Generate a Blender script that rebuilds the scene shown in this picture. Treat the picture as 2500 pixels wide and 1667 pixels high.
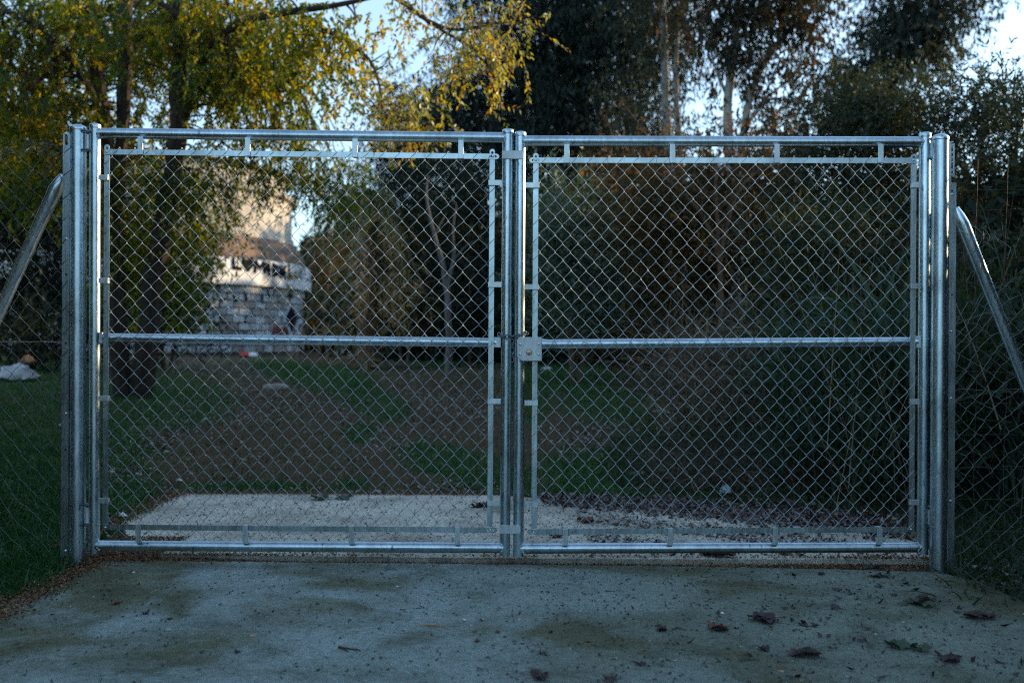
import bpy, bmesh, math, random
import numpy as np
from mathutils import Vector, Matrix

for o in list(bpy.data.objects):
    bpy.data.objects.remove(o, do_unlink=True)
SC = bpy.context.scene
COL = SC.collection
PI = math.pi
rng = np.random.default_rng(7)
random.seed(7)

# ------------------------------------------------------------------ camera
CAM_H, CAM_D, ROLL, FOC = 1.045, 4.67, 0.0047, 35.0
cam_data = bpy.data.cameras.new('camera')
cam = bpy.data.objects.new('camera', cam_data)
COL.objects.link(cam)
cam.matrix_world = Matrix.Translation((0, -CAM_D, CAM_H)) @ Matrix.Rotation(PI / 2, 4, 'X') @ Matrix.Rotation(ROLL, 4, 'Z')
cam_data.lens, cam_data.sensor_width = FOC, 36.0
cam_data.clip_end = 1500
cam_data.dof.use_dof = True
cam_data.dof.focus_distance = CAM_D - 0.02
cam_data.dof.aperture_fstop = 2.2
SC.camera = cam

# ------------------------------------------------------------------ sky, sun, exposure
SUN_AZ, SUN_EL = math.radians(66), math.radians(12.5)      # azimuth from +Y towards +X
world = bpy.data.worlds.new('World')
SC.world = world
world.use_nodes = True
wn, wl = world.node_tree.nodes, world.node_tree.links
for n in list(wn): wn.remove(n)
sky = wn.new('ShaderNodeTexSky'); sky.sky_type = 'NISHITA'; sky.sun_disc = False
sky.sun_elevation, sky.sun_rotation = SUN_EL, SUN_AZ
sky.air_density, sky.dust_density, sky.ozone_density = 1.0, 0.3, 4.0
hs = wn.new('ShaderNodeHueSaturation'); hs.inputs['Saturation'].default_value = 0.64
tint = wn.new('ShaderNodeMix'); tint.data_type = 'RGBA'; tint.blend_type = 'MULTIPLY'
tint.inputs[0].default_value = 1.0
tint.inputs[7].default_value = (0.87, 0.985, 0.98, 1)
bg = wn.new('ShaderNodeBackground'); bg.inputs['Strength'].default_value = 0.12
wo = wn.new('ShaderNodeOutputWorld')
wl.new(sky.outputs[0], hs.inputs['Color']); wl.new(hs.outputs[0], tint.inputs[6])
wl.new(tint.outputs[2], bg.inputs['Color']); wl.new(bg.outputs[0], wo.inputs['Surface'])
SUN = Vector((math.sin(SUN_AZ) * math.cos(SUN_EL), math.cos(SUN_AZ) * math.cos(SUN_EL), math.sin(SUN_EL)))
sl = bpy.data.lights.new('sun', 'SUN'); sl.energy = 2.4; sl.angle = math.radians(0.53); sl.color = (1.0, 0.73, 0.43)
so = bpy.data.objects.new('sun', sl); COL.objects.link(so)
so.rotation_euler = SUN.to_track_quat('Z', 'Y').to_euler(); so.location = SUN * 60
SC.view_settings.view_transform = 'Standard'; SC.view_settings.look = 'None'
SC.view_settings.gamma = 1.0; SC.view_settings.use_curve_mapping = False
SC.view_settings.exposure = 1.8
SC.render.engine = 'CYCLES'
SC.cycles.use_denoising = False; SC.cycles.filter_width = 1.15
SC.cycles.sample_clamp_indirect = 1.2; SC.cycles.max_bounces = 6; SC.cycles.diffuse_bounces = 3; SC.cycles.glossy_bounces = 3; SC.cycles.transparent_max_bounces = 4
SC.cycles.caustics_reflective = False; SC.cycles.caustics_refractive = False

# ------------------------------------------------------------------ picture coordinates (2500 x 1667) to the place
CR, SR = math.cos(ROLL), math.sin(ROLL)
K = 2500 * FOC / 36.0
def W(px, py, D=CAM_D):
    "point seen at px,py standing D metres in front of the camera"
    dx, dy = px - 1250.0, py - 833.5
    u = dx * CR + dy * SR; v = -dx * SR + dy * CR
    return Vector((u / K * D, D - CAM_D, CAM_H - v / K * D))
def G(px, py, y=0.0): return W(px, py, CAM_D + y)
def smooth(a, b, x):
    t = np.clip((np.asarray(x, float) - a) / (b - a), 0, 1); return t * t * (3 - 2 * t)
def tz(x, y):
    x = np.asarray(x, float); y = np.asarray(y, float)
    z = 0.40 * smooth(2.4, 15, y) - 0.02
    z = z + 0.03 * np.sin(x * 1.7 + 0.6) * np.sin(y * 1.3) * smooth(2.4, 5, y)
    z = z - 0.03 * smooth(2.4, 1.9, np.abs(x)) * 0 - 0.035 * (smooth(-2.0, -1.9, x) * smooth(2.25, 2.15, x) * smooth(2.2, 2.0, y))
    z = z + 0.05 * smooth(2.2, 3.2, np.abs(x)) * smooth(8, 2, y)
    return z
def on_ground(px, py):
    for D in np.arange(2.2, 90, 0.05):
        p = W(px, py, D)
        if p.z <= float(tz(p.x, p.y)): return Vector((p.x, p.y, float(tz(p.x, p.y))))
    return W(px, py, 60)
def to_px(x, y, z):
    D = np.asarray(y) + CAM_D
    return 1250 + np.asarray(x) / D * K, 833.5 - (np.asarray(z) - CAM_H) / D * K

# ------------------------------------------------------------------ materials
def new_mat(name):
    m = bpy.data.materials.new(name); m.use_nodes = True
    nt = m.node_tree; b = nt.nodes['Principled BSDF']
    return m, nt.nodes, nt.links, b
def ramp(n, cols, pos=None):
    r = n.new('ShaderNodeValToRGB'); e = r.color_ramp.elements
    pos = pos or [i / (len(cols) - 1) for i in range(len(cols))]
    while len(e) < len(cols): e.new(0.5)
    for i, c in enumerate(cols): e[i].position = pos[i]; e[i].color = (*c, 1)
    return r
def noise(n, l, scale, detail=4, rough=0.6, vec=None, dist=0):
    t = n.new('ShaderNodeTexNoise'); t.inputs['Scale'].default_value = scale
    t.inputs['Detail'].default_value = detail; t.inputs['Roughness'].default_value = rough
    t.inputs['Distortion'].default_value = dist
    if vec is not None: l.new(vec, t.inputs['Vector'])
    return t
def objco(n, l, scale=(1, 1, 1)):
    c = n.new('ShaderNodeNewGeometry'); mp = n.new('ShaderNodeMapping'); mp.inputs['Scale'].default_value = scale
    l.new(c.outputs['Position'], mp.inputs['Vector']); return mp.outputs[0]
def mixc(n, l, fac, a, b, mode='MIX'):
    m = n.new('ShaderNodeMix'); m.data_type = 'RGBA'; m.blend_type = mode
    for sock, v in ((m.inputs[0], fac), (m.inputs[6], a), (m.inputs[7], b)):
        if isinstance(v, (int, float)): sock.default_value = v
        elif isinstance(v, tuple): sock.default_value = (*v, 1)
        else: l.new(v, sock)
    return m.outputs[2]
def bump(n, l, h, s, d, b):
    u = n.new('ShaderNodeBump'); u.inputs['Strength'].default_value = s; u.inputs['Distance'].default_value = d
    l.new(h, u.inputs['Height']); l.new(u.outputs[0], b.inputs['Normal'])

def simple(name, col, rough=0.7, metal=0.0, var=0.25, scale=30, bs=0.3):
    m, n, l, b = new_mat(name)
    t = noise(n, l, scale, 5, 0.6, objco(n, l))
    lo = tuple(c * (1 - var) for c in col); hi = tuple(min(1, c * (1 + var)) for c in col)
    r = ramp(n, [lo, hi], [0.3, 0.7]); l.new(t.outputs[0], r.inputs[0]); l.new(r.outputs[0], b.inputs['Base Color'])
    b.inputs['Roughness'].default_value = rough; b.inputs['Metallic'].default_value = metal
    if bs: bump(n, l, t.outputs[0], bs, 0.003, b)
    return m
def galv(name, col, rough, metal=0.9, streak=(60, 60, 6)):
    m, n, l, b = new_mat(name)
    a = noise(n, l, 1.0, 6, 0.65, objco(n, l, streak))
    c = noise(n, l, 5.0, 5, 0.6, objco(n, l), 0.4)
    v = n.new('ShaderNodeTexVoronoi'); v.inputs['Scale'].default_value = 140; l.new(objco(n, l, (1, 1, 0.6)), v.inputs['Vector'])
    r1 = ramp(n, [tuple(x * 0.66 for x in col), col, tuple(min(1, x * 1.22) for x in col)], [0.28, 0.52, 0.75]); l.new(c.outputs[0], r1.inputs[0])
    r2 = ramp(n, [(0.72,) * 3, (1.1,) * 3], [0.32, 0.62]); l.new(a.outputs[0], r2.inputs[0])
    x = mixc(n, l, 0.75, r1.outputs[0], r2.outputs[0], 'MULTIPLY')
    r3 = ramp(n, [(0.86,) * 3, (1.05,) * 3]); l.new(v.outputs['Color'], r3.inputs[0])
    x = mixc(n, l, 0.8, x, r3.outputs[0], 'MULTIPLY')
    d = noise(n, l, 1.0, 3, 0.5, objco(n, l, (55, 55, 14)))                       # small scuffs
    r4 = ramp(n, [(0.25, 0.27, 0.29), (1, 1, 1)], [0.27, 0.33]); l.new(d.outputs[0], r4.inputs[0])
    x = mixc(n, l, 0.8, x, r4.outputs[0], 'MULTIPLY')
    l.new(x, b.inputs['Base Color']); b.inputs['Metallic'].default_value = metal
    rr = n.new('ShaderNodeMapRange'); l.new(a.outputs[0], rr.inputs[0])
    rr.inputs[3].default_value = rough - 0.08; rr.inputs[4].default_value = rough + 0.12; l.new(rr.outputs[0], b.inputs['Roughness'])
    bump(n, l, a.outputs[0], 0.15, 0.0015, b)
    return m
M_TUBE = galv('galvanised_tube', (0.56, 0.70, 0.78), 0.27, 1.0)
M_POST = galv('galvanised_post', (0.54, 0.68, 0.76), 0.30, 1.0)
M_FLAT = galv('galvanised_flat_bar', (0.50, 0.62, 0.68), 0.30, 1.0)
M_CLIP = galv('galvanised_clip', (0.62, 0.72, 0.76), 0.36, 0.85)
M_PLATE = galv('galvanised_plate', (0.62, 0.70, 0.73), 0.5, 0.55)
M_WIRE = simple('zinc_wire', (0.38, 0.46, 0.50), 0.5, 0.8, 0.15, 80, 0)
M_WIRE_OLD = simple('dull_wire', (0.15, 0.18, 0.18), 0.5, 0.8, 0.3, 40, 0)
M_RUST = simple('rusty_wire', (0.10, 0.07, 0.055), 0.8, 0.3, 0.3, 40, 0)
M_DARKSTEEL = simple('dark_steel', (0.16, 0.20, 0.22), 0.4, 0.9, 0.3, 60, 0)
M_BOLT = simple('bolt_zinc', (0.72, 0.78, 0.82), 0.3, 0.9, 0.1, 80, 0)
M_BRASS = simple('brass', (0.62, 0.44, 0.25), 0.4, 0.6, 0.15, 200, 0)
M_BLACK = simple('dark_void', (0.012, 0.012, 0.012), 0.8, 0, 0.1, 30, 0)
M_WELD = simple('weld_zinc', (0.78, 0.82, 0.84), 0.5, 0.5, 0.25, 120, 0.8)
M_WHITEPLASTIC = simple('white_plastic', (0.75, 0.80, 0.82), 0.4, 0, 0.08, 20, 0)
M_BLUEPAPER = simple('pale_blue_tissue', (0.45, 0.68, 0.74), 0.8, 0, 0.1, 30, 0)
M_RED = simple('red_print', (0.5, 0.03, 0.03), 0.4, 0, 0.1, 30, 0)
M_CLOTH = simple('pale_rag', (0.42, 0.43, 0.45), 0.9, 0, 0.2, 12, 0.4)
M_CLOTH2 = simple('orange_rag', (0.42, 0.23, 0.14), 0.9, 0, 0.2, 12, 0.4)
M_STONEP = simple('pebble', (0.38, 0.36, 0.33), 0.85, 0, 0.3, 60, 0.3)
M_TAN = simple('tan_pebble', (0.42, 0.26, 0.16), 0.85, 0, 0.3, 60, 0.3)
M_DEADLEAF = simple('dead_leaf', (0.060, 0.040, 0.040), 0.75, 0, 0.5, 25, 0.4)
M_REDLEAF = simple('reddish_dead_leaf', (0.15, 0.065, 0.045), 0.7, 0, 0.4, 25, 0.4)
M_GREENLEAF = simple('fresh_fallen_leaf', (0.05, 0.085, 0.05), 0.6, 0, 0.3, 25, 0.3)
M_TWIG = simple('twig_bark', (0.055, 0.042, 0.035), 0.85, 0, 0.4, 40, 0.4)
M_STRAW = simple('straw_stalk', (0.42, 0.24, 0.10), 0.8, 0, 0.2, 40, 0.2)

def bark_mat(name, dark, light, sc=8):
    m, n, l, b = new_mat(name)
    t = noise(n, l, 1, 7, 0.7, objco(n, l, (sc, sc, sc * 0.25)), 0.6)
    r = ramp(n, [dark, tuple((a + c) / 2 for a, c in zip(dark, light)), light], [0.3, 0.5, 0.72])
    l.new(t.outputs[0], r.inputs[0]); l.new(r.outputs[0], b.inputs['Base Color'])
    b.inputs['Roughness'].default_value = 0.9; bump(n, l, t.outputs[0], 0.8, 0.04, b)
    return m
M_BARK = bark_mat('dark_furrowed_bark', (0.010, 0.007, 0.005), (0.055, 0.035, 0.024), 14)
M_PALEBARK = bark_mat('pale_smooth_bark', (0.13, 0.12, 0.11), (0.42, 0.40, 0.37), 4)
M_GREYBARK = bark_mat('grey_bark', (0.07, 0.065, 0.06), (0.22, 0.21, 0.20), 6)
M_BROWNBARK = bark_mat('brown_branch_bark', (0.05, 0.03, 0.02), (0.22, 0.13, 0.08), 8)

def leaf_mat(name, cols, pos=None, trans=0.4, tcol=(1.5, 1.25, 0.4), gloss=0.06):
    "leaf colours follow a per-leaf random number; light passes through"
    m = bpy.data.materials.new(name); m.use_nodes = True; n, l = m.node_tree.nodes, m.node_tree.links
    for x in list(n): n.remove(x)
    at = n.new('ShaderNodeAttribute'); at.attribute_name = 'rnd'
    r = ramp(n, cols, pos); l.new(at.outputs['Fac'], r.inputs[0])
    d = n.new('ShaderNodeBsdfDiffuse'); l.new(r.outputs[0], d.inputs['Color'])
    tr = n.new('ShaderNodeBsdfTranslucent'); l.new(mixc(n, l, 1.0, r.outputs[0], tcol, 'MULTIPLY'), tr.inputs['Color'])
    g = n.new('ShaderNodeBsdfGlossy'); g.inputs['Roughness'].default_value = 0.45; g.inputs['Color'].default_value = (0.7, 0.8, 0.85, 1)
    a = n.new('ShaderNodeMixShader'); a.inputs[0].default_value = trans; l.new(d.outputs[0], a.inputs[1]); l.new(tr.outputs[0], a.inputs[2])
    c = n.new('ShaderNodeMixShader'); c.inputs[0].default_value = gloss; l.new(a.outputs[0], c.inputs[1]); l.new(g.outputs[0], c.inputs[2])
    o = n.new('ShaderNodeOutputMaterial'); l.new(c.outputs[0], o.inputs['Surface'])
    return m
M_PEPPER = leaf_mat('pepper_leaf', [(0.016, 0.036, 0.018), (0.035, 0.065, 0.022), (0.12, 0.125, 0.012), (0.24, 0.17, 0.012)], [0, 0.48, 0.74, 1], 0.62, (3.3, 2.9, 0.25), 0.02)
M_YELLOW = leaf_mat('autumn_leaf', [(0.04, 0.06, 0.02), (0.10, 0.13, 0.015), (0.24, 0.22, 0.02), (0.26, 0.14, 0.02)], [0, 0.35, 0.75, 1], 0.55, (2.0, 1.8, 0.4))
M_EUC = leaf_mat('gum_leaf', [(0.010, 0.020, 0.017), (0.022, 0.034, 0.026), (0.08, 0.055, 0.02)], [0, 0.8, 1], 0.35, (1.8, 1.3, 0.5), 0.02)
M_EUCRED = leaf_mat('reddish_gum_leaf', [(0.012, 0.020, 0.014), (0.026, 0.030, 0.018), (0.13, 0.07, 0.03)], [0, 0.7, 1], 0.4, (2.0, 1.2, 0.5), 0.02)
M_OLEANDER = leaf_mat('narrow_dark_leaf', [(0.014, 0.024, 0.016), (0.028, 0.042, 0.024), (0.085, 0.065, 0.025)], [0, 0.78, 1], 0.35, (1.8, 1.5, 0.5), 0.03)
M_BROWNLEAF = leaf_mat('brown_shrub_leaf', [(0.03, 0.036, 0.018), (0.075, 0.062, 0.028), (0.28, 0.14, 0.04)], [0, 0.62, 1], 0.4, (2.0, 1.2, 0.4), 0.02)  # brown leaves; the orange end of the ramp paints in sun glow
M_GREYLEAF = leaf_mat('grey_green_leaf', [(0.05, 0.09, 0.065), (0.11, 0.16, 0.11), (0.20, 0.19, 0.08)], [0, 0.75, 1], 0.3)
M_DARKLEAF = leaf_mat('dark_leaf', [(0.011, 0.020, 0.015), (0.024, 0.034, 0.021), (0.07, 0.05, 0.025)], [0, 0.8, 1], 0.2, (1.5, 1.25, 0.4), 0.015)  # evenly dark leaf colour
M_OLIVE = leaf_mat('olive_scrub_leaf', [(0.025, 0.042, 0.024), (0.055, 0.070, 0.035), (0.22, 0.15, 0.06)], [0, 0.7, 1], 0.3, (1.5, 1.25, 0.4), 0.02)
M_PALM = leaf_mat('palm_frond', [(0.09, 0.11, 0.06), (0.20, 0.19, 0.09), (0.60, 0.34, 0.13)], [0, 0.6, 1], 0.25)
M_REED = leaf_mat('cane_blade', [(0.025, 0.052, 0.032), (0.050, 0.082, 0.045), (0.26, 0.16, 0.07)], [0, 0.72, 1], 0.3, (1.5, 1.25, 0.4), 0.02)
M_DRY = leaf_mat('dry_grass', [(0.045, 0.038, 0.030), (0.13, 0.10, 0.075), (0.40, 0.31, 0.22)], [0, 0.7, 1], 0.2, (1.5, 1.25, .6), 0.02)
M_GRASS = leaf_mat('green_grass', [(0.018, 0.055, 0.018), (0.035, 0.13, 0.03), (0.12, 0.20, 0.05)], [0, 0.7, 1], 0.3, (1.0, 1.3, 0.5), 0.03)
M_LITTER = leaf_mat('leaf_litter', [(0.05, 0.032, 0.026), (0.16, 0.115, 0.105), (0.55, 0.45, 0.43), (0.26, 0.13, 0.055)], [0, 0.55, 0.92, 1], 0.0, (1, 1, 1), 0.05)
M_DRIFT = leaf_mat('dark_leaf_drift', [(0.020, 0.011, 0.008), (0.06, 0.038, 0.032), (0.34, 0.26, 0.25), (0.24, 0.11, 0.04)], [0, 0.6, 0.92, 1], 0.0, (1, 1, 1), 0.08)
M_SAND = leaf_mat('brown_grit', [(0.06, 0.03, 0.015), (0.18, 0.09, 0.045), (0.34, 0.20, 0.11)], [0, 0.6, 1], 0.0, (1, 1, 1), 0.03)
M_SPECK = leaf_mat('small_bits', [(0.03, 0.022, 0.02), (0.06, 0.045, 0.035), (0.12, 0.06, 0.04), (0.55, 0.56, 0.54)], [0, 0.6, 0.9, 1], 0.0, (1, 1, 1), 0.05)

def concrete(name, base, stain, strength, verge=True):
    m, n, l, b = new_mat(name)
    co = objco(n, l)
    mpo = n.new('ShaderNodeMapping'); mpo.inputs['Location'].default_value = (4.3, 2.2, 0); l.new(co, mpo.inputs['Vector']); big = noise(n, l, 1.5, 6, 0.62, mpo.outputs[0], 0.5); mid = noise(n, l, 3.6, 7, 0.68, co, 0.4); grain = noise(n, l, 38, 5, 0.75, co); fine = noise(n, l, 170, 4, 0.8, co)
    spk = n.new('ShaderNodeTexVoronoi'); spk.inputs['Scale'].default_value = 55; l.new(co, spk.inputs['Vector'])
    sep = n.new('ShaderNodeSeparateXYZ'); l.new(co, sep.inputs[0])
    if verge:                       # stain colour deepens towards both side edges, moss on the left
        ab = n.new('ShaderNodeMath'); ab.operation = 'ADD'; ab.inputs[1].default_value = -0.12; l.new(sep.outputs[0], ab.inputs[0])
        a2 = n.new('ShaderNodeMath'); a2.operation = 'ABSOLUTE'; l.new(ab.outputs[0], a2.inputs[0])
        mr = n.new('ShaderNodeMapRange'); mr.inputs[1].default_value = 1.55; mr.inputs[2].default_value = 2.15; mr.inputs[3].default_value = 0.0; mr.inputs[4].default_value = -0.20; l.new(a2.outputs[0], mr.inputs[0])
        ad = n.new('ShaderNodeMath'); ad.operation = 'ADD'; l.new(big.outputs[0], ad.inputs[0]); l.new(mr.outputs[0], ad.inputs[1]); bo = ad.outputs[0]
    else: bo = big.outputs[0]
    r1 = ramp(n, [tuple(c * 0.5 for c in stain), stain, base, tuple(min(1, c * 1.25) for c in base)], [0.20, 0.37, 0.52, 0.72]); l.new(bo, r1.inputs[0])
    r2 = ramp(n, [(0.52, 0.53, 0.45), (0.95, 0.97, 0.95), (1.2, 1.22, 1.25)], [0.32, 0.48, 0.68]); l.new(mid.outputs[0], r2.inputs[0])
    r5 = ramp(n, [(0.55,) * 3, (1, 1, 1), (1.25,) * 3], [0.33, 0.5, 0.68]); l.new(grain.outputs[0], r5.inputs[0])
    r3 = ramp(n, [(0.45,) * 3, (1, 1, 1), (1.5,) * 3], [0.34, 0.5, 0.68]); l.new(fine.outputs[0], r3.inputs[0])
    r4 = ramp(n, [(0.3,) * 3, (1, 1, 1)], [0.07, 0.15]); l.new(spk.outputs['Distance'], r4.inputs[0])
    x = mixc(n, l, strength, r1.outputs[0], r2.outputs[0], 'MULTIPLY')
    x = mixc(n, l, 0.9, x, r5.outputs[0], 'MULTIPLY'); x = mixc(n, l, 0.9, x, r3.outputs[0], 'MULTIPLY'); x = mixc(n, l, 0.45, x, r4.outputs[0], 'MULTIPLY')
    if verge:                       # darker and browner towards the right
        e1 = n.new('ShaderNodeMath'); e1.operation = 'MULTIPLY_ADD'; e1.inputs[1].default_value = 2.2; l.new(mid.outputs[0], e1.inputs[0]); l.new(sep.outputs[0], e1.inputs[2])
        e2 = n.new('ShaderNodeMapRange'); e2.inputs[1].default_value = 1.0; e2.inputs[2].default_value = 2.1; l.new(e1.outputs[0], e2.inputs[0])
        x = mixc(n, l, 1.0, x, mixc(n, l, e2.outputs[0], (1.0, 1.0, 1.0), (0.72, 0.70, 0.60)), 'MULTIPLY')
    l.new(x, b.inputs['Base Color']); b.inputs['Roughness'].default_value = 0.85
    h = n.new('ShaderNodeMath'); h.operation = 'ADD'; l.new(fine.outputs[0], h.inputs[0]); l.new(grain.outputs[0], h.inputs[1])
    bump(n, l, h.outputs[0], 0.9, 0.008, b)
    return m
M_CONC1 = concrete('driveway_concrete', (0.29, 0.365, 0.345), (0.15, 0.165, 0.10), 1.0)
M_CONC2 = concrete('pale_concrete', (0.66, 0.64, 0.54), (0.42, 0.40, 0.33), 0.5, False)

def ground_mat():
    m, n, l, b = new_mat('mossy_soil')
    co = objco(n, l); at = n.new('ShaderNodeAttribute'); at.attribute_name = 'green'
    t = noise(n, l, 9, 6, 0.7, co); f = noise(n, l, 60, 5, 0.7, co)
    soil = ramp(n, [(0.018, 0.009, 0.002), (0.080, 0.042, 0.010), (0.15, 0.085, 0.028)], [0.3, 0.55, 0.75]); l.new(f.outputs[0], soil.inputs[0])
    moss = ramp(n, [(0.014, 0.024, 0.004), (0.065, 0.070, 0.010)], [0.3, 0.7]); l.new(f.outputs[0], moss.inputs[0])
    a = n.new('ShaderNodeMath'); a.operation = 'ADD'; l.new(at.outputs['Fac'], a.inputs[0]); l.new(t.outputs[0], a.inputs[1])
    fr = n.new('ShaderNodeMapRange'); fr.inputs[1].default_value = 0.5; fr.inputs[2].default_value = 0.75; l.new(a.outputs[0], fr.inputs[0])
    l.new(mixc(n, l, fr.outputs[0], soil.outputs[0], moss.outputs[0]), b.inputs['Base Color'])
    b.inputs['Roughness'].default_value = 0.95; bump(n, l, f.outputs[0], 0.8, 0.03, b)
    return m
M_GROUND = ground_mat()

def plaster(name, base, dirt, sc=1.2):
    m, n, l, b = new_mat(name)
    t = noise(n, l, 1, 6, 0.65, objco(n, l, (sc, sc, sc * 0.35)), 0.5); f = noise(n, l, 14, 5, 0.7, objco(n, l))
    r = ramp(n, [dirt, base, base], [0.34, 0.5, 1]); l.new(t.outputs[0], r.inputs[0])
    r2 = ramp(n, [(0.7,) * 3, (1.05,) * 3], [0.3, 0.6]); l.new(f.outputs[0], r2.inputs[0])
    l.new(mixc(n, l, 0.8, r.outputs[0], r2.outputs[0], 'MULTIPLY'), b.inputs['Base Color']); b.inputs['Roughness'].default_value = 0.9
    bump(n, l, f.outputs[0], 0.5, 0.02, b); return m
M_BAND = plaster('whitewashed_band', (0.86, 0.86, 0.84), (0.42, 0.40, 0.38))
M_UPPER = plaster('old_cream_plaster', (0.46, 0.43, 0.38), (0.28, 0.24, 0.20))
M_BRICKY = plaster('brown_masonry', (0.20, 0.13, 0.095), (0.09, 0.07, 0.05), 2)
M_STONES = [plaster('stone_pale', (0.62, 0.65, 0.67), (0.32, 0.32, 0.31), 2), plaster('stone_grey', (0.46, 0.49, 0.51), (0.22, 0.22, 0.21), 2), plaster('stone_stained', (0.36, 0.33, 0.31), (0.14, 0.09, 0.08), 2)]
M_MORTAR = plaster('mortar', (0.10, 0.095, 0.09), (0.05, 0.045, 0.04), 2)
M_PAINT = simple('black_spray_paint', (0.008, 0.009, 0.013), 1.0, 0, 0.2, 3, 0); M_PAINT.node_tree.nodes['Principled BSDF'].inputs['Specular IOR Level'].default_value = 0.1
M_PAINTRED = simple('dull_red_spray_paint', (0.16, 0.03, 0.035), 0.6, 0, 0.2, 3, 0)
M_PAINTBLUE = simple('pale_blue_spray_paint', (0.40, 0.55, 0.62), 0.6, 0, 0.2, 3, 0)

# ------------------------------------------------------------------ mesh helpers
class MB:
    def __init__(s): s.V = []; s.F = []; s.n = 0
    def add(s, V, F):
        s.V.append(np.asarray(V, float).reshape(-1, 3)); s.F += [tuple(int(i) + s.n for i in f) for f in F]; s.n += len(s.V[-1])
    def tube(s, pts, r, k=8, cap=True, flat=1.0, seam=0.0):
        P = np.array([tuple(p) for p in pts], float); N = len(P)
        R = np.full(N, r, float) if np.isscalar(r) else np.asarray(r, float)
        T = np.gradient(P, axis=0); T /= np.linalg.norm(T, axis=1)[:, None] + 1e-9
        up = np.array([0, 1, 0.]) if abs(T[:, 1]).mean() < 0.9 else np.array([1., 0, 0])
        A = np.cross(T, up); A /= np.linalg.norm(A, axis=1)[:, None] + 1e-9
        B = np.cross(T, A)
        a = np.linspace(0, 2 * PI, k, endpoint=False) + seam
        V = P[:, None] + R[:, None, None] * (np.cos(a)[None, :, None] * A[:, None] + flat * np.sin(a)[None, :, None] * B[:, None])
        F = []
        for i in range(N - 1):
            for j in range(k):
                F.append((i * k + j, i * k + (j + 1) % k, (i + 1) * k + (j + 1) % k, (i + 1) * k + j))
        if cap: F.append(tuple(range(k - 1, -1, -1))); F.append(tuple((N - 1) * k + j for j in range(k)))
        s.add(V.reshape(-1, 3), F)
    def box(s, c, size, M=None):
        c = np.array(tuple(c)); h = np.array(size) / 2
        V = np.array([[x, y, z] for x in (-1, 1) for y in (-1, 1) for z in (-1, 1)]) * h
        if M is not None: V = V @ np.array(M).T
        s.add(V + c, [(0, 1, 3, 2), (4, 6, 7, 5), (0, 4, 5, 1), (2, 3, 7, 6), (0, 2, 6, 4), (1, 5, 7, 3)])
    def prism(s, outline, y0, y1):
        "outline = list of (x,z), extruded along Y"
        n = len(outline)
        V = [(x, y0, z) for x, z in outline] + [(x, y1, z) for x, z in outline]
        s.add(V, [tuple(range(n)), tuple(range(2 * n - 1, n - 1, -1))] + [(i, i + n, (i + 1) % n + n, (i + 1) % n) for i in range(n)])
    def ring(s, outer, inner, y0, y1):
        n = len(outer)
        V = [(x, y0, z) for x, z in outer] + [(x, y0, z) for x, z in inner] + [(x, y1, z) for x, z in outer] + [(x, y1, z) for x, z in inner]
        F = []
        for i in range(n):
            j = (i + 1) % n
            F += [(i, j, n + j, n + i), (2 * n + i, 3 * n + i, 3 * n + j, 2 * n + j), (i, 2 * n + i, 2 * n + j, j), (n + i, n + j, 3 * n + j, 3 * n + i)]
        s.add(V, F)
    def lathe(s, c, prof, k=24, axis='Z'):
        a = np.linspace(0, 2 * PI, k, endpoint=False); V = []
        for r, h in prof:
            for t in a:
                v = (r * math.cos(t), r * math.sin(t), h)
                if axis == 'Y': v = (v[0], v[2], v[1])
                V.append((c[0] + v[0], c[1] + v[1], c[2] + v[2]))
        F = [(i * k + j, i * k + (j + 1) % k, (i + 1) * k + (j + 1) % k, (i + 1) * k + j) for i in range(len(prof) - 1) for j in range(k)]
        F.append(tuple(range(k))); F.append(tuple((len(prof) - 1) * k + j for j in range(k)))
        s.add(V, F)
    def build(s, name, mat, parent=None, smooth=False, bevel=0):
        me = bpy.data.meshes.new(name)
        V = np.concatenate(s.V)
        if parent is not None and parent.type == 'EMPTY' and parent.parent is None: V = V - np.array(parent.location)
        elif parent is not None and parent.parent is not None: V = V - np.array(parent.parent.location)
        elif parent is not None: V = V - np.array(parent.location)
        me.from_pydata(V.tolist(), [], s.F)
        bm = bmesh.new(); bm.from_mesh(me); bmesh.ops.recalc_face_normals(bm, faces=bm.faces)
        bm.to_mesh(me); bm.free()
        if smooth:
            me.shade_smooth()
            if hasattr(me, 'set_sharp_from_angle'): me.set_sharp_from_angle(angle=math.radians(42))
        me.materials.append(mat)
        o = bpy.data.objects.new(name, me); COL.objects.link(o)
        if parent is not None: o.parent = parent
        if bevel:
            b = o.modifiers.new('bevel', 'BEVEL'); b.width = bevel; b.segments = 2; b.limit_method = 'ANGLE'
        return o
def tag(o, label=None, cat=None, group=None, kind=None):
    if label: o['label'] = label
    if cat: o['category'] = cat
    if group: o['group'] = group
    if kind: o['kind'] = kind
    return o
def thing(name, loc, label, cat, group=None, kind=None):
    o = bpy.data.objects.new(name, None); o.location = loc; o.empty_display_size = 0.1; COL.objects.link(o)
    return tag(o, label, cat, group, kind)
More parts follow.
